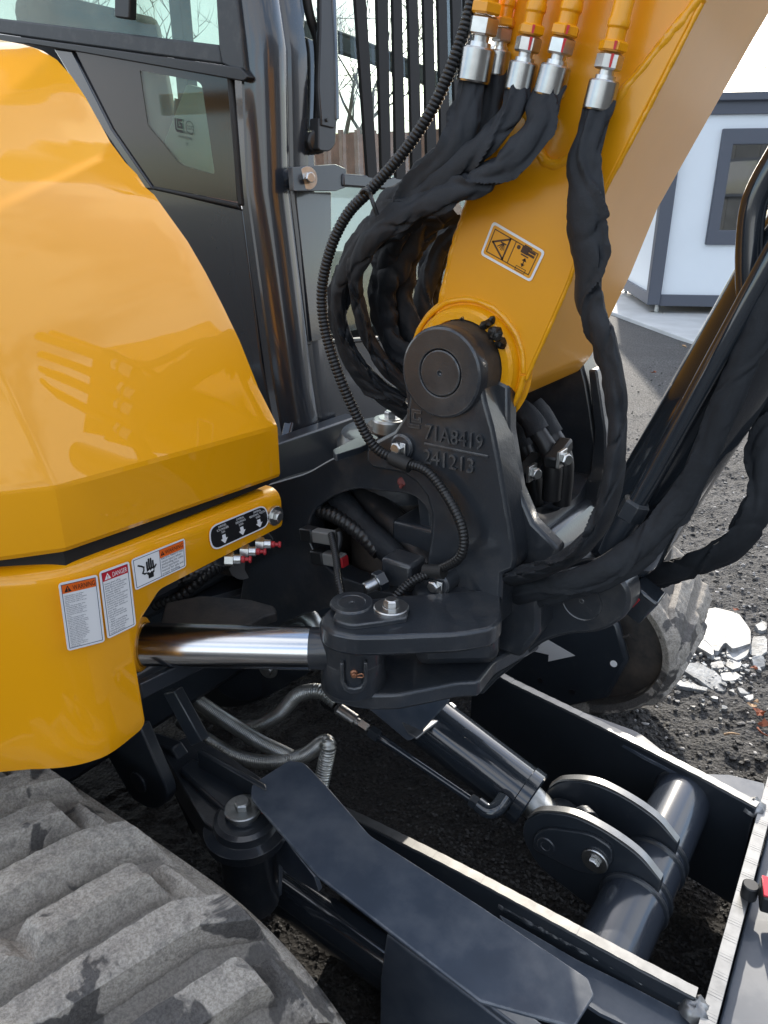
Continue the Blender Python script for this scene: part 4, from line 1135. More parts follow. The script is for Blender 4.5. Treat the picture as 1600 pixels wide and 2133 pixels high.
dc.rect('blk', 2, px_+.0, py_-.004, px_+.012, py_-.0006, .001); dc.rect('blk', 2, px_+.0, py_+.0006, px_+.012, py_+.004, .001)
dc.rect('blk', 2, px_-.009, py_-.0075, px_+.004, py_-.0056, .0008); dc.rect('blk', 2, px_-.009, py_+.0056, px_+.004, py_+.0075, .0008)
dc.line('blk', 2, [(px_, py_+.011), (px_, py_+.019)], .0016)
dc.poly('blk', 2, [(px_-.004, py_+.0135), (px_, py_+.0085), (px_+.004, py_+.0135)]); dc.poly('blk', 2, [(px_-.0035, py_+.0175), (px_+.0035, py_+.0175), (px_, py_+.0222)])
dc.line('blk', 2, [(px_-.008, py_+.0235), (px_+.008, py_+.0235), (px_+.008, py_+.0295), (px_-.008, py_+.0295)], .0009, True)
dc.build('hazard_label', 'white', {'white': M['white'], 'yel': M['lyellow'], 'blk': M['brownp']}, EX, {'yel': 'label_field', 'blk': 'pictogram'})

# ------------------------------------------------------------------ pipes and hose fittings on the boom side
YP = .995
def fitting(a, b, k, big=1.0, marks=True, y=YP, tags=True):
    big *= .92
    """pipe from above, painted nut, zinc nut, neck and crimped ferrule; a, b are the axis ends in the photo"""
    p0, p1 = A(a[0], a[1], y=y), A(b[0], b[1], y=y)
    d = (p1-p0).normalized(); L = (p1-p0).length
    s = big; g = 1.12*s
    l = s*.70
    pipe = lathe('boom_pipe', p0-d*.25, d, [(0, .0128*s), (.25+L-.150*l, .0128*s), (.25+L-.146*l, .0142*s), (.25+L-.136*l, .0142*s), (.25+L-.132*l, .0125*s), (.25+L-.096*l, .0125*s)], M['boom'], EX, 24)
    mb = MB(); mb.add(*lathe_g(p1-d*.114*l, d, [(0, .0135*g), (.003*l, .0165*g), (.015*l, .0165*g), (.018*l, .014*g)], 6, True, .3+k)); mb.build('painted_nut', M['boom'], pipe, 25)
    mb = MB(); mb.add(*lathe_g(p1-d*.094*l, d, [(0, .0130*g), (.003*l, .0158*g), (.024*l, .0158*g), (.027*l, .0138*g)], 6, True, .1+k)); nut = mb.build('hose_nut', M['zinc'], pipe, 25)
    lathe('hose_neck', p1-d*.068*l, d, [(0, .0088*g), (.010*l, .0088*g), (.0101*l, .0118*g), (.018*l, .0122*g), (.0181*l, .0150*g)], M['zinc'], pipe, 24, sharp=20)
    lathe('crimp_ferrule', p1-d*.0505*l, d, [(0, .0125*s), (.0, .0165*g), (.003*l, .0178*g), (.0475*l, .0182*g), (.0505*l, .0176*g), (.0505*l, .010*s)], M['zincf'], pipe, 32, False, sharp=14)
    if marks:
        v = (_C-(p1-d*.09*s)).normalized(); v = (v-d*v.dot(d)).normalized(); w = d.cross(v)
        for t, hh, rr_ in ((-.112, .014, .0186), (-.092, .022, .0180)):
            q = p1+d*t*l+v*rr_*s*.98-w*.002
            plate('paint_mark', [q-w*.0018, q+w*.0018, q+w*.0012+d*hh*l, q-w*.0012+d*hh*l], v*.0008, M['redmark'], pipe, (), 0)
    return p1, d
f1, e1_ = fitting((1022,-30), (985,172), .2, 1.22, False, .985)
f1b, e1b = fitting((1062,-30), (1031,158), .5, .9, False, 1.02)
f2, e2_ = fitting((1127,-30), (1079,190), .1, 1.0)
f3, e3_ = fitting((1203,-30), (1142,200), .4, 1.05)
f5, e5_ = fitting((1309,-30), (1244,230), .0, 1.0)

# ------------------------------------------------------------------ sleeved hoses
def sleeve(pts, r, seed, flat=.7, wr=.26, first=None, seam=.30, name='hydraulic_hose', **k):
    p = H3(pts); r *= 1.1; flat *= .82
    if first is not None: p = [first[0]-first[1]*.01]+p
    if first is not None: k['rr'] = lambda q: .72+.28*min(1, q*9)
    return tube(name, p, r, M['sleeve'], EX, 44, .0032, flat=flat, wr=wr, seam=seam, seed=seed, **k)
sleeve([(972,235,.97),(945,305,.96),(890,365,.96),(825,425,.97),(760,500,.99),(715,590,1.02),(706,670,1.05),(735,760,1.07),(790,820,1.08),(850,862,1.10)], .0235, 1, .66, .20, (f1, e1_))
sleeve([(1015,245,1.01),(985,310,1.0),(935,370,1.0),(870,430,1.01),(815,510,1.04),(790,600,1.08),(800,690,1.10),(850,770,1.12),(900,800,1.14)], .021, 2, .7, .20, (f1b, e1b))
sleeve([(1062,235,.975),(1020,290,.96),(965,335,.955),(905,385,.955),(840,430,.96),(775,478,.965),(728,545,.985),(705,625,1.01),(725,715,1.04),(780,790,1.06),(845,835,1.08)], .0192, 3, .68, .30, (f2, e2_))
sleeve([(1120,255,.97),(1075,318,.95),(1010,372,.945),(935,405,.945),(860,438,.945),(785,487,.95),(742,560,.975),(748,640,1.01),(775,720,1.04),(830,790,1.06),(870,820,1.08)], .0208, 4, .66, .32, (f3, e3_))
sleeve([(945,420,1.08),(890,470,1.08),(850,540,1.09),(835,610,1.10),(850,680,1.11),(890,750,1.12)], .024, 5, .7, .26)
sleeve([(905,440,1.07),(850,500,1.06),(810,570,1.06),(800,640,1.08),(825,720,1.09),(880,790,1.10)], .025, 6, .72, .30)
sleeve([(955,455,1.16),(915,520,1.17),(895,580,1.18),(892,640,1.18),(905,720,1.19)], .026, 7, .75, .2)
sleeve([(990,455,1.12),(930,500,1.14),(900,560,1.15),(880,640,1.15),(890,740,1.15)], .02, 8, .75, .2)
# hose down the boom front
sleeve([(1235,270,.985),(1218,330,.975),(1222,400,.965),(1218,470,.96),(1228,545,.955),(1228,620,.95),(1250,690,.935),(1275,770,.92),(1287,860,.91),(1283,950,.905),(1272,1030,.90),(1245,1100,.905),(1190,1155,.925),(1120,1190,.95),(1060,1205,.99),(1010,1210,1.04)], .0255, 9, .55, .20, (f5, e5_), twist=3.0)
# hoses of the boom cylinder
sleeve([(1662,490,1.09),(1596,640,1.085),(1536,784,1.08),(1460,962,1.07),(1402,1060,1.06),(1325,1140,1.03),(1235,1195,1.0),(1145,1222,.99),(1065,1235,1.01),(1010,1235,1.06)], .0175, 10, .5, .09, seam=.2)
sleeve([(1440,985,1.13),(1400,1070,1.10),(1350,1140,1.06),(1280,1195,1.03),(1180,1228,1.01),(1090,1245,1.02),(1030,1250,1.06)], .018, 11, .6, .12)
sleeve([(1650,800,1.22),(1605,880,1.20),(1590,980,1.18),(1570,1070,1.17),(1520,1140,1.17),(1455,1170,1.18),(1395,1190,1.20),(1340,1200,1.22)], .0195, 12, .6, .2)
# corrugated cable down the near side
cpts = [(1005,-60,.99),(985,0,.985),(962,80,.975),(930,165,.965),(893,240,.955),(840,318,.945),(775,392,.935),(725,445,.93),(690,515,.925),(671,600,.92),(676,680,.915),(702,770,.91),(738,855,.915),(780,930,.925),(835,962,.935)]
tube('wiring_conduit', H3(cpts), .0086, M['conduit'], EX, 14, None, corr=(.0058, .2))
cp2 = [(835,962,.935),(890,982,.935),(935,1040,.93),(964,1105,.925),(958,1160,.92),(905,1190,.922),(860,1210,.90),(832,1235,.88),(818,1256,.87)]
tube('wiring_conduit', H3(cp2), .0080, M['conduit'], EX, 14, None, corr=(.0055, .2))
tube('wiring_conduit', H3([(690,1112,.94),(700,1160,.90),(706,1210,.86),(716,1258,.84)]), .0068, M['conduit'], EX, 12, None, corr=(.005, .2))
# cable tie
tube('cable_tie', H3([(752,402,.925),(758,395,.922),(768,398,.923),(772,408,.926),(778,425,.925),(786,448,.93)]), .003, M['plastic'], EX, 6, .004)
for nm, (x, y), (bx, by) in (('a', (835,962), (838,930)), ('b', (905,1190), (914,1216))):
    q = A(x, y, y=.933 if nm == 'a' else .922)
    d = V((1, 0, -.18 if nm == 'a' else .25)).normalized()
    c = lathe('cable_clip', q-d*.018, d, [(0, .0118), (.036, .0118)], M['rubber'], EX, 20)
    b0 = A(bx, by, y=YB-(.004 if nm == 'a' else .030))
    lathe('clip_boss', b0+V((0, .004, 0)), (0, -1, 0), [(-.004 if nm == 'a' else -.03, .021), (.006, .021), (.009, .018)], M['cast'], c, 28)
    MB().box(b0+V((.003, -.008, -.006)), (.018, .004, .03)).build('clip_strap', M['zinc'], c, 38, .001)
    bolt('bolt', b0+V((-.002, -.009, 0)), (0, -1, 0), .0105, .009, M['zinc'], c)
# hoses and clamps inside the U of the bracket
for k, (a, b, c, d) in enumerate((((1080,850),(1120,900),(1150,960),(1148,1040)), ((1110,845),(1150,905),(1175,960),(1170,1050)), ((1062,880),(1090,930),(1110,990),(1115,1050)), ((1070,930),(1092,980),(1100,1030),(1110,1060)))):
    tube('hydraulic_hose', [A(*p, y=1.15+.03*k) for p in (a, b, c, d)], .0165, M['hose'], EX, 16, .006, wr=.03, seed=k)
    tube('hose_sleeve_end', [A(a[0], a[1], y=1.15+.03*k), A((a[0]+b[0])/2+2, (a[1]+b[1])/2-4, y=1.15+.03*k), A(b[0], b[1], y=1.15+.03*k)], .021, M['sleeve'], EX, 16, .005, wr=.15, seed=k+30)
for (x, y) in ((1160, 955), (1098, 985)):
    p = A(x, y, y=1.10)
    hc = MB().box(p+V((-.01, .03, .0)), (.024, .066, .022), Matrix.Rotation(.3, 3, 'X')).build('hose_clamp', M['plastic'], EX, 38, .004)
    MB().box(p+V((.008, .0, .002)), (.006, .03, .028)).build('clamp_plate', M['zinc'], hc, 38, .001)
    bolt('bolt', p+V((.012, 0, .002)), (1, -.5, .1), .0105, .011, M['zinc'], hc)
# inside the nose opening
tube('hydraulic_hose', [A(700,1030,y=1.02), A(760,1100,y=1.0), A(830,1165,y=.98), A(900,1215,y=.97)], .026, M['sleeve'], EX, 20, .006, flat=.8, wr=.08, seed=21)
tube('hydraulic_hose', [A(760,1030,y=1.06), A(820,1090,y=1.04), A(870,1150,y=1.02), A(900,1190,y=1.0)], .03, M['hose'], EX, 20, .006, wr=.04, seed=22)
tube('wiring_conduit', [A(660,1060,y=1.0), A(700,1075,y=.99), A(750,1110,y=.985), A(790,1150,y=.98)], .0155, M['conduit'], EX, 16, None, corr=(.012, .22))
for (x, y, cap) in ((668, 1116, False), (690, 1163, True)):
    p = A(x, y, y=.955)
    cn = MB().box(p, (.062, .022, .024), Matrix.Rotation(-.12, 3, 'Y')).build('wiring_connector', M['conn'], EX, 38, .003)
    MB().box(p+V((-.026, -.001, -.003)), (.03, .025, .027), Matrix.Rotation(-.12, 3, 'Y')).build('connector_shell', M['plastic'], cn, 38, .003)
    if cap: MB().box(p+V((.032, -.001, .003)), (.006, .018, .019), Matrix.Rotation(-.12, 3, 'Y')).build('connector_seal', M['redcap'], cn, 38, .001)
tube('wiring_conduit', [A(705,1108,y=.95), A(707,1125,y=.945), A(702,1150,y=.93)], .006, M['plastic'], EX, 10)
sb = A(800, 1206, y=.90)
bk = MB().box(sb+V((.012, .04, .004)), (.06, .05, .05)).build('bolt_block', M['cast'], EX, 38, .006)
mb = MB(); d = V((-.45, -1, -.25)).normalized()
mb.add(*lathe_g(sb, d, [(0, .018), (.014, .018), (.016, .016)], 6, True, .2)); bk2 = mb.build('hex_nut', M['dark'], bk, 25)
lathe('stud', sb+d*.012, d, [(0, .0155), (.004, .0155), (.004, .010), (.024, .010), (.026, .0085)], M['zinc'], bk, 20)
# boom cylinder
ca, cb = V((BC.x, 1.172, BC.z)), A(1530, 760, y=1.172)
ca = ca+V((.0, 0, 0)); dd = (cb-ca).normalized()
bc = lathe('boom_cylinder', ca+dd*.03, dd, [(0, .045), (.02, .060), (.04, .066), (1.1, .066)], M['gloss'], EX, 48)
lathe('cylinder_eye', ca+V((0, -.06, 0)), (0, 1, 0), [(0, .05), (.003, .053), (.117, .053), (.12, .05)], M['cast'], EX, 40)
pa_, pb_ = A(1312, 1075, y=1.075), A(1495, 741, y=1.085)
pd = (pb_-pa_).normalized()
pp = lathe('cylinder_pipe', pa_, pd, [(0, .0145), (.9, .0145)], M['gloss'], EX, 24)
mb = MB(); mb.add(*lathe_g(pa_-pd*.005, pd, [(0, .018), (.003, .0215), (.030, .0215), (.034, .018)], 6, True, .4)); mb.build('pipe_nut', M['dark'], pp, 25)
lathe('pipe_elbow', pa_-pd*.075, pd, [(0, .017), (.03, .019), (.072, .0185)], M['dark'], pp, 24)
# hose guard tube at the right edge
tube('guard_tube', [A(x, y, y=1.12) for x, y in ((1562,640),(1560,560),(1562,490),(1570,430),(1590,380),(1630,310),(1690,200))], .017, M['gloss'], EX, 20)
lt = A(1335, 1248, y=1.16)
lm = MB().box(lt, (.05, .05, .055), Matrix.Rotation(.5, 3, 'Y')).build('work_light', M['gloss'], EX, 38, .004)
MB().box(lt+V((-.008, -.026, .008)), (.02, .004, .02), Matrix.Rotation(.5, 3, 'Y')).build('light_lens', M['redcap'], lm, 38, .001)
# ------------------------------------------------------------------ rubber tracks
TCX, TCZ, TA, TB = -.67, .30, .335, .262
def track_path():
    P = []
    for x in np.arange(-2.3, TCX, .02): P.append(V((x, 0, TCZ+TB-.012*math.sin((x-TCX)*2.6)**2)))
    for a in np.arange(90, -91, -3.0): P.append(V((TCX+TA*math.cos(R(a)), 0, TCZ+TB*math.sin(R(a)))))
    for x in np.arange(TCX-.02, -2.3, -.04): P.append(V((x, 0, TCZ-TB)))
    return resample(P, .0048)
tpath, TLEN = track_path()
def sstep(a, b, x):
    t = max(0, min(1, (x-a)/(b-a))); return t*t*(3-2*t)
def lin(a, b, x): return max(0, min(1, (x-a)/(b-a)))
def lug(s, w):
    """tread height; w 0 at the inner rim, 1 at the outer rim"""
    p = .104
    q = s
    k = math.floor(q/p); f = q/p-k
    h = lin(.0, .065, f)*(1-lin(.52, .62, f))
    st_ = .03 if k % 2 == 0 else .15            # every other bar stops short of the rim
    en = .97 if k % 2 else .86
    h *= lin(st_, st_+.045, w)*(1-lin(en-.045, en, w))
    h *= 1-.55*math.exp(-((w-.60)/.03)**2)*(k % 2)
    sh = math.exp(-((w-.10)/.035)**2)*.5*(1-h)*(k % 2)
    return max(h, sh)
def skew(w): return -.085*w + max(0, .22-w)*.22          # the lugs run slanting over the belt
def on_belt(s):
    n = len(tpath); t = max(0, min(n-1.001, s/TLEN*(n-1))); i = int(t)
    p = tpath[i].lerp(tpath[i+1], t-i); d = (tpath[min(n-1, i+2)]-tpath[max(0, i-1)]).normalized()
    return p, V((-d.z, 0, d.x))
def make_track(yin, sgn, seed, name, dens=62, lh=.046):
    n = len(tpath); wv = [i/dens for i in range(dens+1)]
    vs, fs, mud = [], [], []
    for i in range(n):
        q = TLEN*i/(n-1)
        for w in wv:
            s = q+skew(w)
            p, nr = on_belt(s)
            y = yin+sgn*w*.38
            e = -.012*(sstep(.05, 0, w)+sstep(.95, 1, w))
            lg_ = lug(q+seed*.04, w); mud.append(1-lg_ if .06 < w < .94 else .35)
            h = lg_*lh-.012+e
            h += .0026*noise.noise(V((s*90, w*34, seed+2)))+.0022*noise.noise(V((s*40, w*16, seed)))+.003*noise.noise(V((s*9, w*4, seed+5)))
            vs.append(V((p.x, y, p.z))+nr*h)
    m = dens+1
    for i in range(n-1):
        for j in range(dens): fs.append((i*m+j, i*m+j+1, (i+1)*m+j+1, (i+1)*m+j))
    # side wall and inner face
    b = len(vs)
    for i in range(n):
        q = TLEN*i/(n-1)
        for w, d in ((0, -.02), (.03, -.042), (.97, -.042), (1, -.02)):
            p, nr = on_belt(q+skew(w))
            vs.append(V((p.x, yin+sgn*w*.38, p.z))+nr*d)
    for i in range(n-1):
        o0, o1 = b+i*4, b+(i+1)*4
        fs += [(i*m, (i+1)*m, o1, o0), (o0, o1, o1+1, o0+1), (o0+1, o1+1, o1+2, o0+2), (o0+2, o1+2, o1+3, o0+3), (o0+3, o1+3, (i+1)*m+dens, i*m+dens)]
    tr = mo(name, vs, fs, M['track'], EX, 24, 0, True)
    at2 = tr.data.attributes.new('mud', 'FLOAT', 'POINT'); at2.data.foreach_set('value', np.array(mud+[.5]*(len(vs)-len(mud)), dtype=np.float32))
    return tr
trn = make_track(.50, -1, 0, 'rubber_track')
trf = make_track(1.80, 1, 3, 'rubber_track', 62, .016)
for yin, sgn, par in ((.50, -1, trn), (1.80, 1, trf)):
    c = V((TCX+.09, yin+sgn*.05, TCZ))
    lathe('idler_wheel', c, (0, sgn, 0), [(0, .06), (.0, .19), (.012, .215), (.04, .222), (.10, .228), (.2, .222)], M['castdusty'], par, 48)
    lathe('idler_hub', c-V((0, sgn*.02, 0)), (0, sgn, 0), [(0, .05), (.005, .055), (.03, .055)], M['dark'], par, 32)
    lo = [V((x, yin-sgn*.02, z)) for x, z in ((-2.2, .075), (-.62, .075), (-.50, .16), (-.46, .30), (-.50, .40), (-.58, .45), (-2.2, .45))]
    tf = plate('track_frame', lo, (0, sgn*.03, 0), M['dark'], par, (), .01)
    if sgn > 0:
        ar = AL([(1040,1325),(1125,1345),(1128,1325),(1198,1366),(1142,1378),(1143,1364),(1040,1340)], y=yin-.022)
        plate('arrow_sticker', ar, (0, .001, 0), M['crumb'], tf, (), 0)
        lathe('grease_cover', A(1278, 1383, y=yin-.022), (0, 1, 0), [(0, .010), (.004, .010)], M['white'], tf, 10)
        for px, py in ((1125, 1418), (1192, 1442)):
            lathe('bolt_hole', A(px, py, y=yin-.0225), (0, 1, 0), [(0, .009), (.004, .009)], M['black'], tf, 14)
        tube('idler_ring', [A(x, y, y=yin-.005) for x, y in ((1281,1300),(1284,1318),(1298,1327),(1313,1322))], .005, M['castdusty'], tf, 8)
# carbody between the tracks
MB().box((-1.75, 1.15, .44), (1.1, 1.25, .16)).build('carbody', M['dark'], EX, 38, .02)
lathe('slew_ring', (-1.55, 1.15, .52), (0, 0, 1), [(0, .42), (.10, .42), (.11, .41)], M['dark'], EX, 64)
MB().box((-1.75, 1.15, .68), (1.1, 1.3, .10)).build('turntable_frame', M['dark'], EX, 38, .02)
# round housing with bolt under the swing cylinder
hs = A(505, 1400, y=1.10)
lathe('motor_housing', hs+V((0, .0, 0)), (.55, -.8, 0), [(-.1, .085), (0, .085), (.01, .08)], M['dark'], EX, 40)
plate('belly_plate', AL(rnd([(360,1380),(440,1340),(560,1330),(680,1380),(560,1450,30),(500,1475,30),(420,1470,20),(370,1430)], 8), y=1.12), (0, .03, 0), M['dark'], EX, (), .006)
bolt('bolt', A(560, 1392, y=1.115), V((.3, -1, .1)), .015, .012, M['zincd'], EX, .026, .004)
tube('slew_ring_edge', [A(x, y, y=1.2) for x, y in ((590,1296),(630,1280),(655,1300),(664,1345))], .022, M['zincd'], EX, 16)
tube('slew_ring_seal', [A(x, y, y=1.19) for x, y in ((580,1312),(618,1298),(640,1312),(648,1350))], .008, M['zincd'], EX, 10)
# ------------------------------------------------------------------ arms at the carbody
ln = rnd([(265,1520),(290,1512),(345,1640,14),(350,1660,18),(335,1684,14),(310,1685,14),(275,1665,14),(215,1560)], 8, 5)
lp = plate('frame_lug', AL(ln, y=.66), (0, .024, 0), M['dark'], EX, (), .003)
lathe('lug_pin', A(285, 1632, y=.655), (0, 1, 0), [(0, .0), (0, .018), (.002, .023), (.03, .024)], M['dark'], lp, 32, False)
plate('frame_rib', AL([(340,1445),(362,1440),(420,1545),(398,1555)], y=.70), (0, .02, 0), M['dark'], EX, (), .002)
ar = plate('blade_pivot_arm', AL(rnd([(330,1555),(400,1530),(470,1570),(545,1620),(552,1665,10),(500,1705,10),(466,1742,10),(425,1712),(372,1625,10)], 4), z=.40), (0, 0, -.07), M['cast'], EX, (), .012)
tpz = plate('pivot_arm_cap', AL(rnd([(372,1600,6),(400,1578,6),(520,1630),(545,1650),(530,1680),(470,1690),(415,1640)], 4), z=.415), (0, 0, -.02), M['dark'], EX, (), .006)
plate('pivot_rib', AL([(408,1562),(418,1557),(555,1632),(555,1645)], z=.455), (0, 0, -.05), M['dark'], EX, (), .004)
plate('carbody_gusset', AL([(300,1540),(355,1560),(415,1650),(422,1700),(400,1740),(360,1650)], y=.74), (0, .03, 0), M['dark'], EX, (), .004)
pv = A(510, 1690, z=.42)
pvt = lathe('pivot_post', (pv.x, pv.y, .20), (0, 0, 1), [(0, .052), (.16, .052), (.165, .075), (.185, .078), (.19, .06), (.205, .058), (.21, .05)], M['cast'], EX, 40)
pw = A(505, 1672, z=.435)
lathe('washer', (pw.x, pw.y, .418), (0, 0, 1), [(-.012, .030), (0, .030), (0, .034), (.005, .034), (.0065, .032), (.0065, .012)], M['zincd'], pvt, 44, False)
bolt('bolt', (pw.x, pw.y, .4245), (0, 0, 1), .0155, .014, M['zincd'], pvt)
cyl('plug', A(543, 1698, z=.405), A(548, 1696, z=.405), .006, M['redcap'], pvt, 12)

# ------------------------------------------------------------------ angle cylinder with its bent cover
near_e = [(524,1631),(522,1661),(659,1822),(1000,2085),(1202,2133+110)]
cov = rnd([(524,1634,8),(602,1583,8),(634,1588,8),(676,1631,4),(771,1740,10),(1000,1886),(1226,2038,6),(1238,2073,6),(1196,2140,10),(1000,2085),(659,1822,12),(522,1661,8)], 0, 4)
cvp = plate('cylinder_cover', AL(cov, z=.45), (0, 0, -.007), M['blue'], EX, (), .002)
plate('cover_side', AL(rnd([(549,1692),(655,1828),(665,1860,6),(600,1822,6),(582,1800),(580,1872),(552,1858)], 3), y=.738), (0, .01, 0), M['blue'], cvp, (), .002)
bolt('bolt', A(561, 1852, y=.736), (0, -1, 0), .011, .010, M['zinc'], cvp, .014, .002)
c0_, c1_ = A(600, 1862, y=.80), A(960, 2118, y=.80)
lathe('angle_cylinder', c0_, c1_-c0_, [(-.04, .04), (0, .044), (.85, .044)], M['gloss'], EX, 40)
gp_ = AL([(805,1947),(1010,2102),(1200,2246),(1200,2500),(790,2250),(792,2040)], y=.715)
gpl = plate('guard_plate', gp_, (0, .012, 0), M['blue'], EX, (), .003)
plate('guard_lip', AL([(805,1944),(1010,2098),(1200,2240),(1204,2232),(1014,2090),(810,1937)], y=.716), (0, .028, 0), M['blue'], gpl, (), .003)

# ------------------------------------------------------------------ blade arms
AZT = .32
def arm_plate(name, top_px, zb, th, mat=None):
    t = [A(x, y, z=AZT) for x, y in top_px]
    pts = t+[V((p.x, p.y, zb)) for p in reversed(t)]
    a, b = t[0], t[-1]; nrm = V(((b-a).y, -(b-a).x, 0)).normalized()
    if nrm.y < 0: nrm = -nrm
    o = plate(name, pts, nrm*th, mat or M['dark'], EX, (), .0025)
    # flame cut edge along the top, with its vertical drag lines
    fn, fv, ff = 46, [], []
    for p, q in zip(t, t[1:]):
        L = (q-p).length; k = max(4, int(L/.0045))
        for i in range(k):
            s0, s1 = i/k, (i+1)/k; dz = .0009*abs(math.sin(i*12.9898))
            a_, b_ = p.lerp(q, s0), p.lerp(q, s1)
            bidx = len(fv)
            fv += [a_+_Z*(.0022+dz)+nrm*.001, b_+_Z*(.0022+dz)+nrm*.001, b_+_Z*(.0022+dz)+nrm*(th-.001), a_+_Z*(.0022+dz)+nrm*(th-.001),
                   a_+nrm*.001, b_+nrm*.001, b_+nrm*(th-.001), a_+nrm*(th-.001)]
            ff += [[bidx+x for x in f] for f in ((0, 1, 2, 3), (4, 5, 1, 0), (5, 6, 2, 1), (6, 7, 3, 2), (7, 4, 0, 3))]
    mo('flame_cut_edge', fv, ff, M['edge'], o, 20)
    return o, t, nrm
armf, tf_, nf = arm_plate('blade_arm', [(985,1378),(1062,1424),(1205,1493),(1340,1560),(1460,1622),(1574,1684)], .05, .021)
armn, tn_, nn_ = arm_plate('blade_arm', [(700,1692),(764,1722),(900,1790),(1000,1842),(1200,1950),(1330,2020),(1448,2082)], .05, .021)
# outer gusset sheets of the arms
plate('arm_gusset', AL(rnd([(1090,1430),(1200,1478,10),(1330,1525,20),(1400,1580,20),(1455,1612,10),(1520,1614),(1592,1632),(1592,1675),(1500,1655),(1340,1575)], 3), z=.305), (0, 0, -.008), M['blue'], EX, (), .002)
plate('arm_gusset', AL(rnd([(1040,1905),(1200,1998),(1330,2062),(1440,2120),(1500,2170),(1420,2190),(1250,2110),(1100,2010)], 3), z=.285), (0, 0, -.008), M['blue'], EX, (), .002)
tube('weld_bead', AL([(1040,1885),(1110,1925),(1200,1972),(1330,2040),(1440,2100)], z=.292), .006, M['dark'], EX, 8, .004, wr=.4, seed=3, wf=3)
# cross tube
xt0, xt1 = A(1432, 1655, z=.25), A(1292, 1950, z=.25)
xt = cyl('cross_tube', (-.205, xt0.y, .25), (-.205, .93, .25), .059, M['tubeb'], EX, 56, .001)
lathe('weld_bead', (-.205, xt0.y-.012, .25), (0, 1, 0), [(0, .056), (.003, .062), (.010, .066), (.012, .066)], M['dark'], xt, 40, False)
# lug pair on the cross tube
lg = rnd([(1088,1745,20),(1090,1712,20),(1125,1692,20),(1190,1698,30),(1260,1732,30),(1330,1782,30),(1378,1838,8),(1370,1868,8),(1340,1858,6),(1290,1870),(1250,1905,20),(1190,1860,30),(1120,1805,30)], 8, 6)
YL = 1.085
ln_ = AL(lg, y=YL)
lga = plate('blade_lug', ln_, (0, .018, 0), M['dark'], EX, (), .002)
lgb = plate('blade_lug', [p+V((0, .105, 0)) for p in ln_], (0, .018, 0), M['dark'], EX, (), .002)
for par, y in ((lga, YL), (lgb, YL+.105)):          # bright cut rim along the upper edge
    rim = [A(x, yy, y=YL) for x, yy in [(1098,1704),(1125,1691),(1190,1697),(1260,1731),(1330,1781),(1376,1836)]]
    fv, ff = [], []
    for i, p in enumerate(catmull(rim, 6)):
        fv += [V((p.x, y+.001, p.z+.0018)), V((p.x, y+.017, p.z+.0018)), V((p.x, y+.001, p.z-.003)), V((p.x, y+.017, p.z-.003))]
        if i:
            b = len(fv)-8
            ff += [(b, b+4, b+5, b+1), (b, b+2, b+6, b+4), (b+1, b+5, b+7, b+3)]
    mo('flame_cut_edge', fv, ff, M['edge'], par, 30)
for y_ in (YL-.004, YL+.022, YL+.101, YL+.127):
    lathe('weld_bead', (-.205, y_, .25), (0, 1, 0), [(-.006, .0585), (-.003, .0635), (.001, .0650), (.005, .0630), (.008, .0585)], M['dark'], xt, 40, False)
kp2 = rnd([(1108,1768,20),(1112,1738,20),(1140,1725,20),(1230,1738,20),(1275,1768,20),(1275,1800,20),(1248,1824,20),(1200,1815,20)], 10, 6)
plate('keeper_plate', AL(kp2, y=YL-.008), (0, .008, 0), M['dark'], lga, (), .002)
lathe('pin_head', A(1137, 1762, y=YL-.008), (0, -1, 0), [(0, .020), (.002, .018), (.002, .010), (.001, .009), (.001, .0)], M['dark'], lga, 32, False)
wc = A(1240, 1792, y=YL-.009)
lathe('washer', wc, (0, -1, 0), [(0, .0255), (.0035, .0255), (.005, .024), (.005, .010)], M['zinc'], lga, 44, False)
bolt('bolt', wc+V((0, -.005, 0)), (0, -1, 0), .0115, .009, M['zinc'], lga)
# blade lift cylinder
k0, k1 = A(800, 1428, y=1.155), A(1108, 1668, y=1.155)
kd = (k1-k0).normalized(); KL = (k1-k0).length
kc = lathe('blade_cylinder', k0, kd, [(0, .0595), (KL-.028, .0595), (KL-.026, .0625), (KL-.003, .0625), (KL, .059), (KL, .03)], M['gloss'], EX, 56)
k2 = V((wc.x-.075, 1.155, 0)); pinp = A(1137, 1762, y=YL)
er = V((pinp.x, 1.145, pinp.z)); rd = (er-k1).normalized()
lathe('blade_rod', k1-kd*.005, rd, [(0, .033), ((er-k1).length-.02, .033), ((er-k1).length, .038)], M['zincd'], EX, 40)
lathe('blade_rod_eye', er+V((0, -.04, 0)), (0, 1, 0), [(0, .038), (.003, .041), (.077, .041), (.08, .038)], M['cast'], EX, 36)
gq = A(1215, 1690, y=1.145)
pg = [(-.016, 0), (-.016, .014), (-.008, .026), (.004, .029), (.015, .024), (.019, .012), (.017, .0), (.013, 0), (.0145, .011), (.011, .02), (.004, .024), (-.006, .021), (-.0125, .012), (-.0125, 0)]
gud = plate('port_guard', [gq+V((-x*.8, -x*.75, y-.012)) for x, y in pg], (.018, -.010, 0), M['cast'], EX, (), .001)
lathe('grease_nipple', gq+V((.0, 0, .002)), V((.6, -.6, .5)), [(0, .005), (.010, .005), (.012, .003)], M['copper'], gud, 10)
plate('cylinder_shield', AL(rnd([(760,1470),(850,1545,6),(868,1535,6),(935,1462),(930,1440),(780,1440)], 3), y=1.075), (0, .006, 0), M['blue'], EX, (), .002)
plate('shield_top', AL([(818,1470),(942,1462),(952,1470),(868,1537),(850,1525)], z=.43), (0, 0, -.006), M['raw'], EX, (), .002)
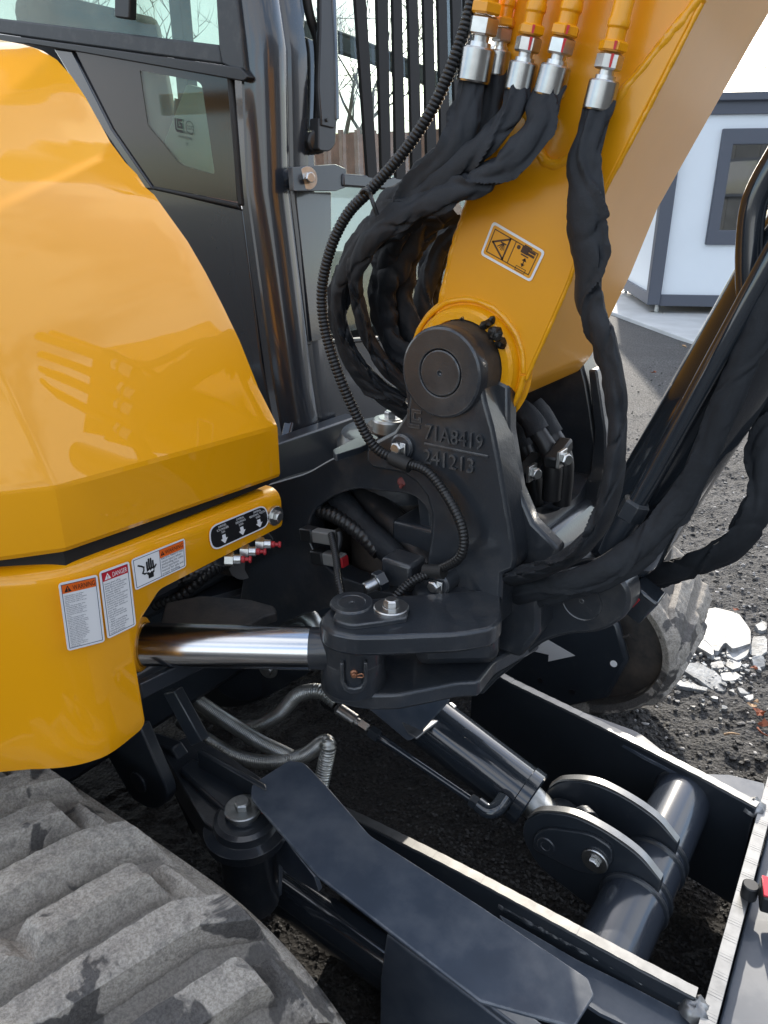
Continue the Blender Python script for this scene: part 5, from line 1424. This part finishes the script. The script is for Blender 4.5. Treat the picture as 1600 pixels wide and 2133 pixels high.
# feed pipe with elbow at the side of the cylinder
fp0, fp1 = A(775, 1525, y=1.045), A(985, 1668, y=1.045)
fd = (fp1-fp0).normalized(); FL = (fp1-fp0).length
fpip = lathe('feed_pipe', fp0, fd, [(0, .0115), (.02, .0115), (.022, .0085), (.06, .0085), (.062, .0075), (FL, .0075)], M['gloss'], EX, 20)
mb = MB(); mb.add(*lathe_g(fp1-fd*.006, fd, [(0, .0105), (.002, .0135), (.020, .0135), (.022, .012)], 6, True, .3)); mb.build('pipe_nut', M['dark'], fpip, 25)
tube('pipe_elbow', [fp1+fd*.012, fp1+fd*.035, fp1+fd*.048+V((.0, .012, .006)), fp1+fd*.05+V((0, .04, .012))], .0155, M['gloss'], fpip, 18, .004)
mb = MB(); mb.add(*lathe_g(fp0-fd*.006, fd, [(0, .012), (.002, .0145), (.024, .0145), (.026, .012)], 6, True, .1)); mb.build('pipe_nut', M['dark'], fpip, 25)
mb = MB(); mb.add(*lathe_g(fp0-fd*.034, fd, [(0, .012), (.002, .015), (.024, .015), (.026, .012)], 6, True, .5)); mb.build('hose_nut', M['zinc'], fpip, 25)
lathe('crimp_ferrule', fp0-fd*.09, fd, [(0, .015), (.045, .015), (.048, .010), (.06, .010)], M['zinc'], fpip, 24)
tube('hydraulic_hose', [fp0-fd*.09, A(710,1478,y=1.06), A(680,1462,y=1.1)], .0145, M['hose'], EX, 16)
# steel spiral hoses
def spiral(pts, r, bare=None):
    return tube('spiral_hose', [A(x, y, y=d) for x, y, d in pts], r, M['spiral'], EX, 16, .0010, corr=(.0055, .16, 1))
spiral([(345,1405,.95),(400,1450,.95),(470,1500,.94),(540,1545,.93),(600,1575,.92),(618,1590,.91)], .0175)
spiral([(360,1420,1.02),(430,1485,1.02),(510,1515,1.02),(575,1492,1.03),(620,1448,1.04),(665,1440,1.05),(700,1462,1.06)], .0175)
spiral([(375,1500,.90),(430,1540,.90),(490,1575,.89),(560,1588,.90),(630,1575,.92),(672,1548,.92),(684,1553,.91),(678,1590,.90),(668,1640,.88)], .0165)
# ------------------------------------------------------------------ dozer blade behind plate
b0, b1 = A(1588, 1655, z=.305), A(1458, 2118, z=.305)
bd = (b1-b0).normalized(); bn = V((-bd.y, bd.x, 0))
if bn.x < 0: bn = -bn
e0, e1b_ = b0-bd*.18, b1+bd*.045
mid_e0 = A(1592, 1650, z=.305)
bp = plate('blade_back_plate', [V((p.x, p.y, z)) for p, z in ((e0, .04), (e1b_, .04), (e1b_, .305), (e0, .305))], bn*.024, M['dark'], EX, (), .002)
fv, ff = [], []
k = 150
for i in range(k):
    a_, b_ = e0.lerp(e1b_, i/k), e0.lerp(e1b_, (i+1)/k); dz = .3072+.0009*abs(math.sin(i*12.9898))
    a_, b_ = V((a_.x, a_.y, 0)), V((b_.x, b_.y, 0)); bi = len(fv)
    fv += [a_+bn*.001+_Z*dz, b_+bn*.001+_Z*dz, b_+bn*.023+_Z*dz, a_+bn*.023+_Z*dz, a_+bn*.001+_Z*.304, b_+bn*.001+_Z*.304, b_+bn*.023+_Z*.304, a_+bn*.023+_Z*.304]
    ff += [[bi+x for x in f] for f in ((0, 1, 2, 3), (4, 5, 1, 0), (5, 6, 2, 1), (6, 7, 3, 2), (7, 4, 0, 3))]
mo('flame_cut_edge', fv, ff, M['edge'], bp, 20)
o0, o1 = V((b0.x, b0.y, 0))-bd*.6, V((b1.x, b1.y, 0))+bd*.5
bs = [(.026, .275), (.10, .285), (.20, .31), (.28, .36), (.29, .37), (.30, .36), (.25, .28), (.27, .10), (.30, .03), (.026, .03)]
vs = [p+bn*x+_Z*z for p in (o0, o1) for x, z in bs]; nbs = len(bs)
fs = [(i, (i+1) % nbs, nbs+(i+1) % nbs, nbs+i) for i in range(nbs)]+[tuple(range(nbs)), tuple(range(2*nbs-1, nbs-1, -1))]
blade = mo('dozer_blade', vs, fs, M['blue'], EX, 25, .004)
for p in (A(1572, 1672, z=.315), A(1452, 2092, z=.31)):
    v, f = lathe_g(p-_Z*.02, (0, 0, 1), [(0, .024), (.016, .02), (.022, .012), (.026, .004)], 12)
    rg = random.Random(7); v = [x+V((rg.uniform(-1, 1), rg.uniform(-1, 1), rg.uniform(-1, 1)))*.004 for x in v]
    mo('weld_bead', v, f, M['raw'], bp, 60)
rf = A(1600, 1872, z=.315)
rfl = MB().box(rf+V((.02, .0, .012)), (.07, .05, .035), Matrix.Rotation(.25, 3, 'Z')).build('reflector_block', M['plastic'], blade, 38, .004)
MB().box(rf+V((.02, .0, .031)), (.068, .045, .004), Matrix.Rotation(.25, 3, 'Z')).build('reflector', M['reflector'], blade, 38, .001)
cyl('reflector_stud', rf+V((-.03, -.006, -.01)), rf+V((-.03, -.006, .02)), .014, M['plastic'], blade, 20)
# ------------------------------------------------------------------ labels on the skirt
XS = -.7985
def warn_tri(d, k, cx, cy, s, fg, bg):
    d.poly(fg, k, [(cx-s, cy+s*.8), (cx+s, cy+s*.8), (cx, cy-s)])
    d.poly(bg, k+1, [(cx-s*.14, cy-s*.45), (cx+s*.14, cy-s*.45), (cx+s*.07, cy+s*.25), (cx-s*.07, cy+s*.25)])
    d.rect(bg, k+1, cx-s*.12, cy+s*.38, cx+s*.12, cy+s*.6)
def text_label(q, head, headkey, htxt, htri, lines, name):
    d = Decal(AL(q, x=XS), .001); w, h = d.w, d.h
    d.rect('white', 0, 0, 0, w, h, .005)
    m = .0035
    d.rect(headkey, 1, m, m, w-m, m+h*.125)
    s = h*.05
    warn_tri(d, 2, m+s*1.6, m+h*.068, s, htri, headkey)
    d.text(htxt, 2, head, m+s*3.0, m+h*.100, h*.098, 'LEFT', w-2*m-s*3.4)
    d.line('navy', 1, [(m, m), (w-m, m), (w-m, h-m), (m, h-m)], .0008, True)
    y0 = m+h*.15; step = (h-m-y0)/(len(lines)+.3)
    for i, t in enumerate(lines):
        d.text('txt', 2, t, m+.002, y0+step*(i+.85), step*.98, 'LEFT', w-2*m-.003)
    return d.build(name, 'white', {'white': M['white'], 'org': M['orange'], 'red': M['red'], 'blk': M['black'], 'wht': M['white'], 'navy': M['navy'], 'txt': M['ltext']}, EX, {'org': 'header_band', 'red': 'header_band', 'blk': 'header_lettering', 'wht': 'header_lettering', 'navy': 'border_line', 'txt': 'small_print'})
L1 = ["Only attempt to use jumper", "cables from an operating", "machine with a 12 volt negative", "ground system. Failure to", "observe could result in serious", "injury.", "Follow this procedure when", "attaching jumper cables.", "Connect positive terminal (+)", "of each machine. Positive (+)", "terminal has a red cable", "connected to machine starter", "motor.", "Connect a jumper cable to", "positive terminal (+) of", "disabled machine and connect", "other end to positive terminal", "(+) of operating machine.", "Connect a second jumper", "cable to negative terminal (-)", "of operating machine and", "connect other end of jumper", "cable to engine block as far", "away from battery as possible.", "Start operating machine from", "operator seat only. Start", "disabled machine from", "operator seat only.", "When disabled machine is", "started remove cables in", "reverse order."]
L2 = ["Fumes given off by", "batteries are combustible.", "Keep flame and sparks", "away, do not store tools", "or metal objects near", "batteries. Risk of", "explosion if metal objects", "cause a short circuit.", "Sulphuric acid contained", "in batteries is poisonous", "do not allow acid to", "contact skin, clothing or", "your eyes.", "If you spill acid on", "yourself, immediately:", "• Flush your skin with", "  water.", "• Apply a neutralizing", "  agent such as lime.", "• Flush eyes with water", "  for 10-15 minutes.", "Immediately seek", "medical attention."]
text_label([(120,1215),(202,1196),(218,1336),(140,1356)], 'WARNING', 'org', 'blk', 'blk', L1, 'warning_label')
text_label([(205,1191),(268,1168),(283,1302),(223,1331)], 'DANGER', 'red', 'wht', 'wht', L2, 'danger_label')
# electric hazard label with the hand
d = Decal(AL([(272,1165),(384,1120),(387,1180),(281,1230)], x=XS), .001); w, h = d.w, d.h; m = .003
d.rect('white', 0, 0, 0, w, h, .005)
d.line('navy', 1, [(m, m), (w-m, m), (w-m, h-m), (m, h-m)], .0008, True)
u0 = w*.5
d.line('navy', 1, [(u0, m), (u0, h-m)], .0007)
d.rect('org', 2, u0, m, w-m, m+h*.27)
warn_tri(d, 3, u0+h*.10, m+h*.14, h*.075, 'blk', 'org')
d.text('blk', 3, 'WARNING', u0+h*.20, m+h*.20, h*.19, 'LEFT', w-m-u0-h*.24)
for i, t in enumerate(["Electric hazard may", "cause injury when", "mishandling the cable.", "Read operation", "manual for safe and", "proper handling."]):
    d.text('txt', 2, t, u0+.002, h*.40+i*h*.100, h*.105, 'LEFT', w-m-u0-.004)
hx, hy, s = w*.31, h*.50, h*.30
d.rect('blk', 2, hx-.45*s, hy-.05*s, hx+.45*s, hy+.62*s, .002)
d.rect('blk', 2, hx-.32*s, hy+.55*s, hx+.32*s, hy+1.05*s)
for i, (fx_, fl) in enumerate(((-.36, .82), (-.12, 1.08), (.12, 1.05), (.36, .75))):
    d.rect('blk', 2, hx+fx_*s-.095*s, hy-fl*s, hx+fx_*s+.095*s, hy+.1*s, .0012)
d.poly('blk', 2, [(hx+.42*s, hy+.35*s), (hx+.80*s, hy-.12*s), (hx+.68*s, hy-.22*s), (hx+.40*s, hy+.02*s)])
d.poly('wht', 3, [(hx-.55*s, hy+.30*s), (hx-.1*s, hy+.12*s), (hx-.05*s, hy+.28*s), (hx+.25*s, hy+.10*s), (hx+.28*s, hy+.24*s), (hx+.55*s, hy+.12*s), (hx+.2*s, hy+.44*s), (hx+.12*s, hy+.33*s), (hx-.15*s, hy+.50*s), (hx-.2*s, hy+.36*s)])
cab_ = [(hx-1.35*s, hy-.75*s), (hx-1.0*s, hy-.55*s), (hx-.75*s, hy-.35*s), (hx-.80*s, hy-.02*s), (hx-.95*s, hy+.2*s), (hx-.7*s, hy+.38*s), (hx-.5*s, hy+.36*s)]
d.line('blk', 2, cab_, .0022)
d.build('electric_hazard_label', 'white', {'white': M['white'], 'org': M['orange'], 'blk': M['black'], 'wht': M['white'], 'navy': M['navy'], 'txt': M['ltext']}, EX, {'org': 'header_band', 'blk': 'pictogram', 'wht': 'flash_mark', 'navy': 'border_line', 'txt': 'small_print'})
# black pill label for the grease points
d = Decal(AL([(432,1098),(553,1049),(562,1094),(440,1150)], x=XS), .001); w, h = d.w, d.h
d.rect('white', 0, 0, 0, w, h, h*.62); d.rect('blk', 1, .0025, .0025, w-.0025, h-.0025, h*.58)
for i, (ls, cx) in enumerate(((["SWIVEL", "CYLINDER", "50h"], .22), (["SWING", "BEARING", "250h"], .52), (["SWING", "BEARING TEETH", "500h"], .82))):
    cx *= w; y = h*(.20 if i != 2 else .20)
    for j, t in enumerate(ls): d.text('wht', 2, t, cx, y+j*h*.125, h*.125, 'CENTER', w*.28)
    ay = h*.52
    d.poly('wht', 2, [(cx-.0034, ay), (cx+.0034, ay), (cx+.0034, ay+h*.16), (cx+.0072, ay+h*.16), (cx, ay+h*.36), (cx-.0072, ay+h*.16), (cx-.0034, ay+h*.16)])
d.build('grease_point_label', 'white', {'white': M['white'], 'blk': M['black'], 'wht': M['white']}, EX, {'blk': 'label_field', 'wht': 'lettering'})
# print on the quarter light
d = Decal(AL([(362,245),(405,253),(410,310),(366,300)], y=YC-.001), .0006); w, h = d.w, d.h
g = w*.44
d.poly('ltext', 0, [(0.1*g, 0), (.26*g, 0), (.26*g, .62*g), (.36*g, .74*g), (g*.9, .74*g), (g*.9, .92*g), (.28*g, .92*g), (.1*g, .74*g)])
d.poly('ltext', 0, [(.36*g, 0), (g*.92, 0), (g*.92, .16*g), (.52*g, .16*g), (.52*g, .5*g), (.76*g, .5*g), (.76*g, .38*g), (.62*g, .38*g), (.62*g, .26*g), (g*.92, .26*g), (g*.92, .64*g), (.36*g, .64*g)])
cxx, cyy, rr_ = w*.76, g*.46, g*.42
d.line('ltext', 0, [(cxx+rr_*math.cos(a*.3927), cyy+rr_*math.sin(a*.3927)) for a in range(16)], .0012, True)
d.text('ltext', 0, 'CCC', cxx, cyy+rr_*.3, rr_*.85, 'CENTER')
d.text('ltext', 0, 'TEMPERED E000067', w*.5, h*.52, h*.13, 'CENTER', w*1.05)
d.text('ltext', 0, '©43R-007466', w*.5, h*.72, h*.15, 'CENTER', w*.95)
d.text('ltext', 0, '-25', w*.55, h*.95, h*.15, 'CENTER', w*.6)
d.build('glass_print', 'ltext', {'ltext': M['black']}, win, {})
